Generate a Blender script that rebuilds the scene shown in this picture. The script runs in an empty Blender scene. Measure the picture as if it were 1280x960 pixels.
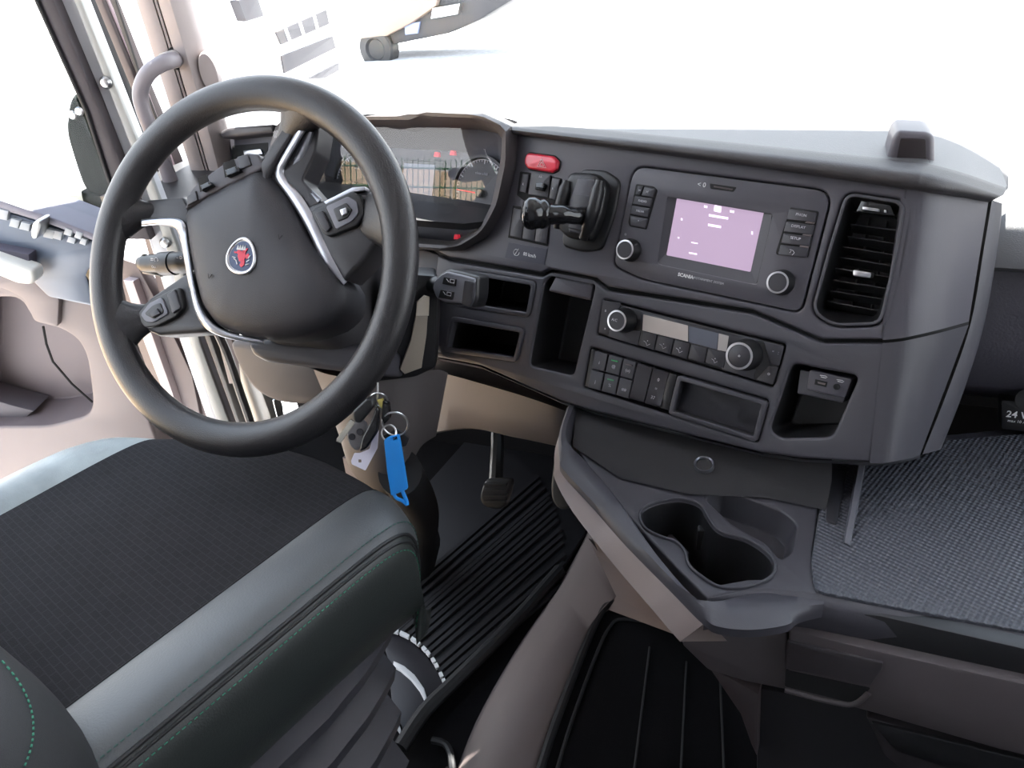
import bpy, bmesh, math, random
from mathutils import Vector, Matrix
from mathutils.geometry import tessellate_polygon
random.seed(3)
V3 = Vector
# ------------------------------------------------------------------ camera
CAM = V3((0, 0, 1.15)); FPX = 918.0
L_ = V3((-1292, -458, 918)).normalized(); XC = -L_
DC = V3((141, 1444, 918)); DC = (DC - DC.dot(XC) * XC).normalized()
FC = XC.cross(DC)                       # camera-space images of world X, -Z and Y
cam = bpy.data.cameras.new('camera'); co = bpy.data.objects.new('camera', cam)
bpy.context.scene.collection.objects.link(co)
right = V3((XC.x, FC.x, -DC.x)); up = -V3((XC.y, FC.y, -DC.y)); back = -V3((XC.z, FC.z, -DC.z))
R = Matrix((right, up, back)).transposed().to_4x4()
co.matrix_world = Matrix.Translation(CAM) @ R
cam.sensor_width = 36; cam.lens = FPX / 1280 * 36; cam.clip_start = 0.02; cam.clip_end = 400
bpy.context.scene.camera = co
# ------------------------------------------------------------------ light
SC = bpy.context.scene
w = bpy.data.worlds.new('sky'); SC.world = w; w.use_nodes = True
nt = w.node_tree; bg = nt.nodes['Background']
tc = nt.nodes.new('ShaderNodeTexCoord'); sx = nt.nodes.new('ShaderNodeSeparateXYZ'); cr = nt.nodes.new('ShaderNodeValToRGB')
nt.links.new(tc.outputs['Generated'], sx.inputs[0]); nt.links.new(sx.outputs['Z'], cr.inputs[0]); nt.links.new(cr.outputs[0], bg.inputs[0])
cr.color_ramp.elements[0].color = (1, 1, 1, 1); cr.color_ramp.elements[1].color = (.62, .78, 1, 1)
bg.inputs[1].default_value = 5.0
sun = bpy.data.lights.new('sun', 'SUN'); sun.energy = 60; sun.angle = .01; sun.color = (1, .96, .9)
so = bpy.data.objects.new('sun', sun); SC.collection.objects.link(so)
AX = V3((.951, .309, 0)); BX = V3((-.309, .951, 0)); ZX = V3((0, 0, 1))     # cab right, cab forward
sd = (AX * .10 - BX * .43 - ZX * .9).normalized()
so.rotation_euler = sd.to_track_quat('-Z', 'Y').to_euler(); so.location = (0, 0, 6)
SC.view_settings.view_transform = 'Standard'; SC.view_settings.look = 'None'
SC.view_settings.exposure = 0; SC.view_settings.gamma = 1; SC.view_settings.use_curve_mapping = False
SC.cycles.max_bounces = 8; SC.cycles.transparent_max_bounces = 12; SC.cycles.use_denoising = True
SC.cycles.sample_clamp_indirect = 6; SC.cycles.caustics_reflective = False; SC.cycles.caustics_refractive = False
# ------------------------------------------------------------------ materials
def lin(c): return tuple(((x / 255 + .055) / 1.055) ** 2.4 if x > 10 else x / 255 / 12.92 for x in c) + (1,)
MATS = {}
def mat(name, rgb, rough=.5, metal=0, spec=.5, bump=0, scale=400, var=0, emit=None, es=1, coat=0, tex='noise', stretch=None):
    if name in MATS: return MATS[name]
    m = bpy.data.materials.new(name); m.use_nodes = True; n = m.node_tree.nodes; l = m.node_tree.links
    b = n['Principled BSDF']; c = lin(rgb)
    b.inputs['Base Color'].default_value = c; b.inputs['Roughness'].default_value = rough
    b.inputs['Metallic'].default_value = metal; b.inputs['Specular IOR Level'].default_value = spec
    b.inputs['Coat Weight'].default_value = coat
    tcn = n.new('ShaderNodeTexCoord'); mp = n.new('ShaderNodeMapping'); l.new(tcn.outputs['Object'], mp.inputs[0])
    if stretch: mp.inputs['Scale'].default_value = stretch
    if emit:
        b.inputs['Emission Color'].default_value = lin(emit); b.inputs['Emission Strength'].default_value = es
    if bump:
        t = n.new('ShaderNodeTexNoise' if tex == 'noise' else 'ShaderNodeTexVoronoi'); t.inputs['Scale'].default_value = scale
        l.new(mp.outputs[0], t.inputs['Vector'])
        bp = n.new('ShaderNodeBump'); bp.inputs['Strength'].default_value = bump; bp.inputs['Distance'].default_value = .001
        l.new(t.outputs[0], bp.inputs['Height']); l.new(bp.outputs[0], b.inputs['Normal'])
    if var:
        t2 = n.new('ShaderNodeTexNoise'); t2.inputs['Scale'].default_value = 9; t2.inputs['Detail'].default_value = 6
        l.new(mp.outputs[0], t2.inputs['Vector'])
        rp = n.new('ShaderNodeValToRGB'); l.new(t2.outputs[0], rp.inputs[0])
        rp.color_ramp.elements[0].position = .3; rp.color_ramp.elements[1].position = .7
        rp.color_ramp.elements[0].color = tuple(x * (1 - var) for x in c[:3]) + (1,)
        rp.color_ramp.elements[1].color = tuple(min(1, x * (1 + var)) for x in c[:3]) + (1,)
        l.new(rp.outputs[0], b.inputs['Base Color'])
    MATS[name] = m; return m
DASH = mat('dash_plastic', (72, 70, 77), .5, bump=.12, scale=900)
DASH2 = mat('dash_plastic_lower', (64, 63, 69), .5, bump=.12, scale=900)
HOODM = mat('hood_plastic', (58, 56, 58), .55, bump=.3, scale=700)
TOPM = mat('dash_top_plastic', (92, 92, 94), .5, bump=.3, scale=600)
BLK = mat('black_plastic', (26, 26, 28), .4, bump=.05, scale=600)
DARK = mat('dark_void', (12, 12, 13), .8)
PIANO = mat('gloss_black', (20, 20, 22), .15)
BTN = mat('button_plastic', (52, 51, 56), .45)
RIM = mat('rim_leather', (38, 37, 39), .36, bump=.35, scale=700)
PAD = mat('hub_plastic', (43, 42, 46), .5, bump=.35, scale=900)
CHROME = mat('satin_chrome', (205, 205, 208), .28, metal=1)
STEEL = mat('steel', (190, 190, 190), .3, metal=1)
WHITE = mat('white_print', (225, 225, 225), .6)
GREYP = mat('grey_print', (195, 195, 200), .6)
BEIGE = mat('beige_plastic', (84, 79, 79), .6, bump=.15, scale=800)
BEIGED = mat('door_beige', (122, 112, 111), .6, bump=.15, scale=800)
TAUPE = mat('taupe_plastic', (98, 88, 88), .55, bump=.15, scale=800)
BROWN = mat('brown_seal', (70, 60, 60), .6)
PAINT = mat('white_paint', (225, 225, 228), .25, coat=.5)
PAINTG = mat('grey_paint', (170, 170, 166), .35)
RUB = mat('black_rubber', (28, 28, 30), .55, bump=.2, scale=400)
PILL = mat('pillar_trim', (140, 130, 128), .65, bump=.25, scale=700)
CARPET = mat('carpet', (17, 16, 18), .95, spec=.15, bump=.8, scale=1500)
MATM = mat('floor_mat_rubber', (32, 31, 34), .5, bump=.1, scale=300)
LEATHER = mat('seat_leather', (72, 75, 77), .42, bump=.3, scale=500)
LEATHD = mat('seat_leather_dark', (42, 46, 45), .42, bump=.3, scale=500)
GREEN = mat('green_thread', (50, 120, 95), .8)
RED = mat('hazard_red', (205, 40, 62), .3, coat=.4)
REDM = mat('red_mark', (220, 40, 60), .5, emit=(230, 40, 60), es=.6)
BLUE = mat('blue_tag', (20, 125, 205), .4)
PAPER = mat('white_tag', (225, 222, 235), .6)
LCDP = mat('lcd_pink', (110, 96, 112), .12, emit=(208, 182, 212), es=.75)
LCDB = mat('lcd_grey', (95, 100, 112), .3, emit=(120, 126, 142), es=.6)
GLOSSD = mat('display_window', (60, 60, 64), .12)
GRNLED = mat('green_lamp', (60, 150, 90), .5)
GROUND = mat('paving', (186, 186, 188), .9, var=.15)
YARD = mat('yard_gravel', (176, 150, 120), .95, var=.35, stretch=(.6, 3, 1))
TWHITE = mat('truck_white', (230, 230, 232), .3)
TDARK = mat('truck_dark', (40, 40, 44), .6)
TBEIGE = mat('truck_beige', (128, 112, 100), .6)
FENCEG = mat('fence_green', (30, 90, 60), .5)
MIRG = mat('mirror_housing', (20, 26, 23), .9, spec=.1)
HEAD = mat('headliner', (150, 151, 156), .9)
def glassmat():
    m = bpy.data.materials.new('window_glass'); m.use_nodes = True; n = m.node_tree.nodes; l = m.node_tree.links
    n.remove(n['Principled BSDF']); out = n['Material Output']
    mx = n.new('ShaderNodeMixShader'); ge = n.new('ShaderNodeNewGeometry'); dt = n.new('ShaderNodeVectorMath'); dt.operation = 'DOT_PRODUCT'
    l.new(ge.outputs['Incoming'], dt.inputs[0]); l.new(ge.outputs['Normal'], dt.inputs[1])
    ab = n.new('ShaderNodeMath'); ab.operation = 'ABSOLUTE'; l.new(dt.outputs['Value'], ab.inputs[0])
    om = n.new('ShaderNodeMath'); om.operation = 'SUBTRACT'; om.inputs[0].default_value = 1; l.new(ab.outputs[0], om.inputs[1])
    pw_ = n.new('ShaderNodeMath'); pw_.operation = 'POWER'; l.new(om.outputs[0], pw_.inputs[0]); pw_.inputs[1].default_value = 5
    fr = n.new('ShaderNodeMath'); fr.operation = 'MULTIPLY_ADD'; l.new(pw_.outputs[0], fr.inputs[0]); fr.inputs[1].default_value = .9; fr.inputs[2].default_value = .012
    t = n.new('ShaderNodeBsdfTransparent'); t.inputs[0].default_value = (.96, .97, .97, 1)
    g = n.new('ShaderNodeBsdfGlossy'); g.inputs['Roughness'].default_value = 0.0
    l.new(fr.outputs[0], mx.inputs[0]); l.new(t.outputs[0], mx.inputs[1]); l.new(g.outputs[0], mx.inputs[2]); l.new(mx.outputs[0], out.inputs[0])
    return m
GLASS = glassmat()
def dotmat():      # small moulded dots of the rubber shelf mat
    m = mat('dotted_rubber', (68, 70, 77), .42); n = m.node_tree.nodes; l = m.node_tree.links; b = n['Principled BSDF']
    tcn = n.new('ShaderNodeTexCoord'); mp = n.new('ShaderNodeMapping'); mp.inputs['Rotation'].default_value = (0, 0, .9)
    mp.inputs['Scale'].default_value = (880, 880, 880); l.new(tcn.outputs['Object'], mp.inputs[0])
    s = n.new('ShaderNodeSeparateXYZ'); l.new(mp.outputs[0], s.inputs[0])
    a = n.new('ShaderNodeMath'); a.operation = 'SINE'; c = n.new('ShaderNodeMath'); c.operation = 'SINE'
    l.new(s.outputs[0], a.inputs[0]); l.new(s.outputs[1], c.inputs[0])
    k = n.new('ShaderNodeMath'); k.operation = 'MULTIPLY'; l.new(a.outputs[0], k.inputs[0]); l.new(c.outputs[0], k.inputs[1])
    bp = n.new('ShaderNodeBump'); bp.inputs['Distance'].default_value = .0012; bp.inputs['Strength'].default_value = .7
    l.new(k.outputs[0], bp.inputs['Height']); l.new(bp.outputs[0], b.inputs['Normal']); return m
DOTS = dotmat()
def fabricmat():   # woven seat cloth with fine ribs and quilted dashes
    m = mat('seat_fabric', (36, 36, 38), .95, spec=.2); n = m.node_tree.nodes; l = m.node_tree.links; b = n['Principled BSDF']
    tcn = n.new('ShaderNodeTexCoord'); br = n.new('ShaderNodeTexBrick'); l.new(tcn.outputs['Object'], br.inputs['Vector'])
    br.inputs['Scale'].default_value = 34; br.inputs['Mortar Size'].default_value = .02
    br.inputs['Color1'].default_value = lin((40, 39, 42)); br.inputs['Color2'].default_value = lin((37, 36, 39)); br.inputs['Mortar'].default_value = lin((47, 47, 50))
    nz = n.new('ShaderNodeTexNoise'); nz.inputs['Scale'].default_value = 1400
    nz2 = n.new('ShaderNodeTexNoise'); nz2.inputs['Scale'].default_value = 14; nz2.inputs['Detail'].default_value = 8
    l.new(tcn.outputs['Object'], nz.inputs['Vector']); l.new(tcn.outputs['Object'], nz2.inputs['Vector'])
    mx = n.new('ShaderNodeMix'); mx.data_type = 'RGBA'; mx.blend_type = 'MULTIPLY'; mx.inputs[0].default_value = .6
    rp = n.new('ShaderNodeValToRGB'); rp.color_ramp.elements[0].position = .3; rp.color_ramp.elements[0].color = (.7, .7, .7, 1); rp.color_ramp.elements[1].position = .75
    l.new(nz2.outputs[0], rp.inputs[0]); l.new(br.outputs['Color'], mx.inputs[6]); l.new(rp.outputs[0], mx.inputs[7]); l.new(mx.outputs[2], b.inputs['Base Color'])
    bp = n.new('ShaderNodeBump'); bp.inputs['Distance'].default_value = .001; bp.inputs['Strength'].default_value = .8
    l.new(nz.outputs[0], bp.inputs['Height']); l.new(bp.outputs[0], b.inputs['Normal']); return m
FABRIC = fabricmat()
# ------------------------------------------------------------------ frames: a plane in the cab with its own axes
def ray(u, v):
    p = V3(((u - 640) / FPX, (v - 480) / FPX, 1)); return V3((p.dot(XC), p.dot(FC), -p.dot(DC)))
class Fr:
    def __init__(s, o, u, n):
        s.n = n.normalized(); s.u = (u - u.dot(s.n) * s.n).normalized(); s.v = s.n.cross(s.u); s.o = o
    def p(s, x, y, h=0):                      # a photo position read on this plane, h above it
        r = ray(x, y); k = (s.o + s.n * h - CAM).dot(s.n) / r.dot(s.n); return CAM + r * k
    def l(s, x, y, h=0):
        d = s.p(x, y, h) - s.o; return (d.dot(s.u), d.dot(s.v))
    def w(s, a, b, h=0): return s.o + s.u * a + s.v * b + s.n * h
    def L(s, pts, h=0): return [s.l(x, y, h) for x, y in pts]
    def at(s, h): return Fr(s.o + s.n * h, s.u, s.n)
SN = V3((0, -.9217, .388)).normalized()
S = Fr(CAM - SN * .85, V3((1, 0, 0)), SN)                                   # centre stack face
tc_ = math.radians(20)
CL = Fr(S.p(625, 230, -.03), V3((1, 0, 0)), V3((.03, -math.cos(tc_), math.sin(tc_))))   # instrument cluster
def tri(n): return n
wn = V3((math.sin(.354) * math.cos(.593), -math.cos(.354) * math.cos(.593), math.sin(.593)))
W = Fr(CAM + V3((-.764, .417, -.318)), V3((math.cos(.354), math.sin(.354), 0)), wn)     # steering wheel
DR = Fr(CAM + V3((-1.22, .5, 0)), V3((.8, .6, 0)), V3((.6, -.8, 0)))        # open door, inner face
J = Fr(CAM + AX * -1.1 + BX * 1.18, AX, -BX)                                   # door jamb
def HZ(z): return Fr(CAM + V3((0, 0, z)), V3((1, 0, 0)), ZX)
def ck(a, b, z): return CAM + AX * a + BX * b + ZX * z                       # cab coordinates
# ------------------------------------------------------------------ mesh builder
def area(p): return .5 * sum(p[i][0] * p[(i + 1) % len(p)][1] - p[(i + 1) % len(p)][0] * p[i][1] for i in range(len(p)))
def ccw(p): return list(p) if area(p) > 0 else list(reversed(p))
def rnd(p, r, seg=4):
    p = ccw(p); n = len(p); out = []
    rs = r if isinstance(r, (list, tuple)) else [r] * n
    for i in range(n):
        a, b, c = V3(p[i - 1] + (0,)), V3(p[i] + (0,)), V3(p[(i + 1) % n] + (0,))
        t = rs[i]; t1 = min(t, .45 * (a - b).length); t2 = min(t, .45 * (c - b).length)
        if t <= 1e-6: out.append((b.x, b.y)); continue
        s, e = b + (a - b).normalized() * t1, b + (c - b).normalized() * t2
        for k in range(seg + 1):
            q = k / seg; x = s * (1 - q) ** 2 + b * 2 * q * (1 - q) + e * q * q; out.append((x.x, x.y))
    return out
def off(p, d):
    n = len(p); out = []
    for i in range(n):
        a, b, c = p[i - 1], p[i], p[(i + 1) % n]
        e1 = V3((b[0] - a[0], b[1] - a[1])) ; e2 = V3((c[0] - b[0], c[1] - b[1]))
        if e1.length < 1e-9: e1 = e2
        if e2.length < 1e-9: e2 = e1
        e1.normalize(); e2.normalize(); m = V3((e1.y + e2.y, -e1.x - e2.x))
        if m.length < 1e-6: m = V3((e1.y, -e1.x))
        m.normalize(); k = max(.5, m.x * e1.y - m.y * e1.x)
        out.append((b[0] + m.x * d / k, b[1] + m.y * d / k))
    return out
def rect(cx, cy, w_, h_): return [(cx - w_ / 2, cy - h_ / 2), (cx + w_ / 2, cy - h_ / 2), (cx + w_ / 2, cy + h_ / 2), (cx - w_ / 2, cy + h_ / 2)]
def cat(pts, n=6, closed=False):
    pts = [V3(p) for p in pts]; out = []; N = len(pts)
    rng = range(N if closed else N - 1)
    for i in rng:
        if closed: a, b, c, d = pts[i - 1], pts[i], pts[(i + 1) % N], pts[(i + 2) % N]
        else: a, b, c, d = pts[max(i - 1, 0)], pts[i], pts[i + 1], pts[min(i + 2, N - 1)]
        for k in range(n):
            t = k / n; out.append(.5 * ((2 * b) + (-a + c) * t + (2 * a - 5 * b + 4 * c - d) * t * t + (-a + 3 * b - 3 * c + d) * t ** 3))
    if not closed: out.append(pts[-1])
    return out
class MB:
    def __init__(s): s.V = []; s.F = []
    def add(s, vs, fs):
        k = len(s.V); s.V += [V3(v) for v in vs]; s.F += [tuple(i + k for i in f) for f in fs]; return s
    def rings(s, rings, cap0=False, cap1=False, closed=True):
        n = len(rings[0]); vs = [v for r in rings for v in r]; fs = []
        for j in range(len(rings) - 1):
            for i in range(n if closed else n - 1):
                a = j * n + i; b = j * n + (i + 1) % n; fs.append((a, b, b + n, a + n))
        s.add(vs, fs); k = len(s.V) - len(vs)
        if cap0: s.F.append(tuple(k + i for i in reversed(range(n))))
        if cap1: s.F.append(tuple(k + (len(rings) - 1) * n + i for i in range(n)))
        return s
    def loft(s, rows): return s.rings(rows, closed=False)
    def plate(s, f, outer, h1, h0, holes=(), bev=.001, seg=2, back=True):
        outer = ccw(outer); holes = [ccw(h) for h in holes]
        pr = [(1 - math.sin(k / seg * math.pi / 2), 1 - math.cos(k / seg * math.pi / 2)) for k in range(seg + 1)] if bev > 0 else [(0, 0)]
        def walls(loop, sg):
            rs = [[f.w(a, b, h1 - bev * y) for a, b in off(loop, sg * bev * x)] for x, y in pr]
            rs.append([f.w(a, b, h0) for a, b in loop]); s.rings(rs)
        walls(outer, -1)
        for h in holes: walls(h, 1)
        for hh, e in ((h1, bev), (h0, 0)):
            if hh == h0 and not back: continue
            ls = [off(outer, -e)] + [off(h, e) for h in holes]
            flat = [q for x in ls for q in x]
            tr = tessellate_polygon([[V3((a, b, 0)) for a, b in x] for x in ls])
            s.add([f.w(a, b, hh) for a, b in flat], [t for t in tr])
        return s
    def bowl(s, f, loop, h1, h0, taper=.003, bev=.0, lip=0):       # open recess: walls and floor
        loop = ccw(loop); rs = []
        rs.append([f.w(a, b, h1) for a, b in loop]); low = off(loop, -taper)
        rs.append([f.w(a, b, h0 + .002) for a, b in low]); rs.append([f.w(a, b, h0) for a, b in off(low, -.002)])
        s.rings(rs); lw = off(low, -.002)
        tr = tessellate_polygon([[V3((a, b, 0)) for a, b in lw]]); s.add([f.w(a, b, h0) for a, b in lw], list(tr)); return s
    def tube(s, path, r, seg=10, cap=True, up=None, sq=1.0):
        path = [V3(p) for p in path]; n = len(path); rs = r if isinstance(r, (list, tuple)) else [r] * n
        if len(rs) != n: rs = [rs[min(len(rs) - 1, int(i / (n - 1) * (len(rs) - 1) + .5))] for i in range(n)]
        t0 = (path[1] - path[0]).normalized(); u = V3(up) if up else (V3((0, 0, 1)) if abs(t0.z) < .9 else V3((1, 0, 0)))
        rings = []
        for i in range(n):
            t = (path[min(i + 1, n - 1)] - path[max(i - 1, 0)]).normalized()
            u = (u - u.dot(t) * t).normalized(); v = t.cross(u)
            rings.append([path[i] + (u * math.cos(a) * rs[i] + v * math.sin(a) * rs[i] * sq) for a in [k * 2 * math.pi / seg for k in range(seg)]])
        return s.rings(rings, cap, cap)
    def lathe(s, f, c, prof, seg=32):
        rs = [[f.w(c[0] + r * math.cos(a), c[1] + r * math.sin(a), h) for a in [k * 2 * math.pi / seg for k in range(seg)]] for r, h in prof]
        return s.rings(rs, prof[0][0] > 1e-5, prof[-1][0] > 1e-5)
    def build(s, name, m, parent=None, ang=35, loc=None, merge=True):
        org = V3((0, 0, 0))
        if parent is not None: org = ORG[parent.name]
        me = bpy.data.meshes.new(name)
        if parent is None: org = loc if loc is not None else V3((0, 0, 0))
        me.from_pydata([v - org for v in s.V], [], s.F)
        bm = bmesh.new(); bm.from_mesh(me)
        if merge: bmesh.ops.remove_doubles(bm, verts=bm.verts, dist=1e-6)
        bmesh.ops.recalc_face_normals(bm, faces=bm.faces)
        bm.to_mesh(me); bm.free()
        me.shade_smooth(); me.set_sharp_from_angle(angle=math.radians(ang))
        me.materials.append(m)
        o = bpy.data.objects.new(name, me); SC.collection.objects.link(o)
        if parent is not None: o.parent = parent
        else: o.location = org
        ORG[o.name] = org; return o
ORG = {}
def thing(name, label, cat_, loc, group=None):
    o = bpy.data.objects.new(name, None); SC.collection.objects.link(o); o.location = loc; o.empty_display_size = .05
    o['label'] = label; o['category'] = cat_
    if group: o['group'] = group
    ORG[o.name] = V3(loc); return o
def tag(o, label, cat_, group=None):
    o['label'] = label; o['category'] = cat_
    if group: o['group'] = group
    return o
def struct(o, label=None):
    o['kind'] = 'structure'
    if label: o['label'] = label
    return o
def text(name, s_, f, px, h, size, m, parent, align='CENTER', rot=0, bold=0):
    cu = bpy.data.curves.new('t', 'FONT'); cu.body = s_; cu.size = size; cu.align_x = align; cu.align_y = 'CENTER'; cu.extrude = .0001; cu.offset = bold; cu.resolution_u = 2
    to = bpy.data.objects.new('t', cu); SC.collection.objects.link(to); bpy.context.view_layer.update()
    me = bpy.data.meshes.new_from_object(to); bpy.data.objects.remove(to)
    a, b = f.l(*px, h) if isinstance(px, tuple) else px
    c, sn = math.cos(rot), math.sin(rot); org = ORG[parent.name]
    for v in me.vertices:
        x, y = v.co.x * c - v.co.y * sn, v.co.x * sn + v.co.y * c
        v.co = f.w(a + x, b + y, h + v.co.z) - org
    me.name = name; me.materials.clear(); me.materials.append(m)
    o = bpy.data.objects.new(name, me); SC.collection.objects.link(o); o.parent = parent; ORG[o.name] = org; return o
def P(f, name, m, parent, pts, h1, h0, r=0, bev=.001, holes=(), px=True, seg=2, rseg=4, hat=None, ang=35, label=None):
    q = f.L(pts, h1 if hat is None else hat) if px else pts
    q = rnd(q, r, rseg) if r else ccw(q)
    o = MB().plate(f, q, h1, h0, holes, bev, seg).build(name, m, parent, ang)
    if label: o['label'] = label
    return o
exec_parts = []
# ================================================================== SETTING
# --- outside ground
g = MB(); N = 24
GZ = -2.45
rows = [[CAM + V3((-70 + 140 * i / N, -50 + 150 * j / N, GZ)) for i in range(N + 1)] for j in range(N + 1)]
o = g.loft(rows).build('ground', GROUND); struct(o)
yb = MB().plate(HZ(GZ), [(-30, -32), (-2.6, -26), (-2.6, -.6), (-12, -.2), (-30, -6)], .03, -.05, bev=0).build('trim_3', YARD); struct(yb)
# --- cab floor, with the raised engine tunnel
def boxc(a0, a1, b0, b1, z0, z1):
    c = [ck(a, b, z) for z in (z0, z1) for a, b in ((a0, b0), (a1, b0), (a1, b1), (a0, b1))]
    return MB().add(c, [(0, 1, 2, 3), (4, 5, 6, 7), (0, 1, 5, 4), (1, 2, 6, 5), (2, 3, 7, 6), (3, 0, 4, 7)])
def boxb(name, m, a0, a1, b0, b1, z0, z1): return struct(boxc(a0, a1, b0, b1, z0, z1).build(name, m))
boxb('floor', CARPET, -1.22, 1.15, -1.0, 1.36, -1.19, -1.15)
boxb('ceiling', HEAD, -1.24, 1.19, -1.0, 1.40, .78, .82)
boxb('wall_back', HEAD, -1.24, 1.19, -1.04, -1.0, -1.19, .82)
boxb('wall_front', CARPET, -1.24, 1.19, 1.36, 1.40, -1.19, -.36)
boxb('wall_sun_block', HEAD, -1.24, 1.19, 1.36, 1.40, .64, .82)  # unseen strip above the windscreen, added to cut off direct sun
cf = Fr(ck(0, 1.38, 0), AX, -BX)
def wallhole(name, f, outer, hole, m, h1, h0):
    return struct(MB().plate(f, outer, h1, h0, [rnd(h, .05) for h in hole], .004).build(name, m))
lf = Fr(ck(-1.22, 0, 0), BX, AX)      # left wall: u runs forward
rf = Fr(ck(1.17, 0, 0), BX, -AX)
struct(MB().plate(lf, [(-1.0, -1.19), (1.36, -1.19), (1.36, -1.12), (-.1, -1.12), (-.1, .72), (1.36, .72), (1.36, .8), (-1.0, .8)], .02, -.02, (), .004).build('wall_left', PILL))
wallhole('wall_right', Fr(ck(1.17, 0, 0), -BX, -AX), [(-1.36, -1.19), (1.0, -1.19), (1.0, .8), (-1.36, .8)], [[(-1.2, -.42), (.05, -.42), (.05, .62), (-1.2, .62)]], PILL, .02, -.02)
o = MB().plate(Fr(ck(1.17, 0, 0), -BX, -AX), rect(-.575, .1, 1.29, 1.08), .003, -.003, bev=0).build('window_3', GLASS); struct(o)
o = MB().plate(cf, rect(.0, .14, 2.38, 1.0), .003, -.003, bev=0).build('window_1', GLASS); struct(o)
# --- left windscreen pillar
PL = Fr(ck(-1.1, 1.15, 0), V3((.7, .72, 0)), V3((.72, -.7, 0)))
def strip(f, name, m, parent, lp, rp_, h1, h0, bev=.003, label=None, ang=35, r=0):
    return P(f, name, m, parent, lp + rp_[::-1], h1, h0, bev=bev, label=label, ang=ang, r=r)
tr1 = MB()
Lp = [(156, -40), (170, 0), (217, 147), (242, 222), (290, 360), (330, 470)]; Rp = [(232, -40), (240, 0), (257, 57), (270, 105), (285, 160), (300, 230), (345, 400), (380, 470)]
rows = []
for k in range(13):
    t = k / 12; y = -40 + t * 510
    def atl(p, y):
        for i in range(len(p) - 1):
            if p[i][1] <= y <= p[i + 1][1] or i == len(p) - 2:
                q = (y - p[i][1]) / (p[i + 1][1] - p[i][1]); return p[i][0] + q * (p[i + 1][0] - p[i][0])
    a, b = atl(Lp, y), atl(Rp, y)
    rows.append([PL.p(a, y, -.05), PL.p(a, y, 0), PL.p(a + .22 * (b - a), y + 1, .012), PL.p(a + .30 * (b - a), y + 1, .012), PL.p(a + .315 * (b - a), y, .006), PL.p(a + .33 * (b - a), y, .016), PL.p(a + .365 * (b - a), y, .016), PL.p(a + .38 * (b - a), y, .008), PL.p(a + .4 * (b - a), y, .02), PL.p(a + .6 * (b - a), y, .03), PL.p(a + .85 * (b - a), y, .015), PL.p(b, y, -.01), PL.p(b, y, -.08)])
pil = struct(tr1.loft(rows).build('trim_1', PILL, loc=CAM + V3((-1.3, .8, -1.1)), ang=50))
c = PL.l(263, 90, .012)
q = MB(); a0, b0 = c
q.rings([[PL.w(a0 + .016 * math.cos(t) * s_, b0 + .036 * math.sin(t) * s_, h) for t in [i * math.pi / 12 for i in range(24)]] for s_, h in ((1, .0), (1, .022), (.93, .027), (.0, .028))]).build('cap', PILL, pil)
# --- door, standing open; its leaf faces the driver's seat
door = MB()
SILL = [(-60, 228), (0, 250), (70, 272), (130, 296), (160, 305)]
dorg = DR.w(0, 0, -1.0)
d = bpy.data.objects.new('door_1', None); SC.collection.objects.link(d); d.location = dorg; ORG['door_1'] = dorg; d['kind'] = 'structure'
# leaf with storage bin opening
leaf = [(-60, 245), (0, 262), (70, 285), (128, 312), (134, 360), (150, 430), (185, 520), (215, 600), (60, 640), (-60, 670)]
binh = [(-40, 372), (26, 372), (40, 400), (78, 412), (98, 425), (108, 445), (112, 470), (116, 505), (110, 520), (60, 533), (-40, 534)]
bh = rnd(DR.L(binh, .0), .02)
P(DR, 'leaf_panel', BEIGED, d, leaf, 0, -.05, holes=[bh], bev=.006, seg=3, r=.01)
MB().bowl(DR, bh, -.004, -.09, .006).build('storage_bin', mat('bin_grey', (112, 102, 104), .6, bump=.2, scale=700), d)
P(DR, 'bin_divider', mat('bin_grey2', (84, 80, 86), .6), d, [(-40, 490), (12, 506), (42, 514), (30, 524), (20, 534), (-40, 534)], -.03, -.085, bev=.003)
st = MB().tube([DR.p(x, y, -.03) for x, y in ((54, 408), (58, 430), (66, 452), (90, 480), (116, 503))], .0022, 6).build('bin_seam', DARK, d)
P(DR, 'bin_step', BEIGED, d, [(-30, 352), (6, 362), (30, 374), (42, 402), (72, 410), (74, 372), (40, 350), (10, 340)], .012, -.002, bev=.004, r=.008)
# control panel below the window
pan = MB()
tops = [(-60, 222), (0, 250), (70, 274), (130, 297)]; lows = [(-60, 243), (0, 263), (60, 281), (127, 306)]
rim = P(DR, 'window_sill', mat('sill_grey', (118, 116, 128), .5), d, tops + lows[::-1], .035, -.05, bev=.005)
CPM = mat('door_control_panel', (98, 108, 124), .38)
P(DR, 'control_panel', CPM, d, [(-60, 243), (0, 263), (60, 281), (127, 306), (118, 326), (108, 345), (118, 384), (60, 372), (40, 352), (36, 330), (-60, 300)], .03, -.002, bev=.005, r=.006)
P(DR, 'panel_ledge', mat('ledge', (84, 80, 92), .5), d, [(-60, 300), (36, 318), (38, 338), (0, 330), (-60, 312)], .05, .0, bev=.004)
P(DR, 'black_corner', PIANO, d, [(120, 315), (134, 330), (134, 390), (124, 372), (106, 344)], .035, -.01, bev=.003)
BW = mat('door_button', (168, 172, 176), .35)
for i, (x, y, wd, ht) in enumerate([(4, 268, 13, 12), (19, 279, 11, 10), (32, 283, 12, 9), (62, 292, 12, 11), (73, 294, 10, 10), (86, 290, 9, 8), (99, 294, 8, 8), (90, 300, 9, 7), (105, 302, 7, 7)]):
    b = P(DR, 'button', BW, d, [(x - wd / 2, y - ht / 2 - 1), (x + wd / 2, y - ht / 2 + 2), (x + wd / 2 - 2, y + ht / 2 + 2), (x - wd / 2 - 3, y + ht / 2 - 1)], .037, .03, bev=.0015)
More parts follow.
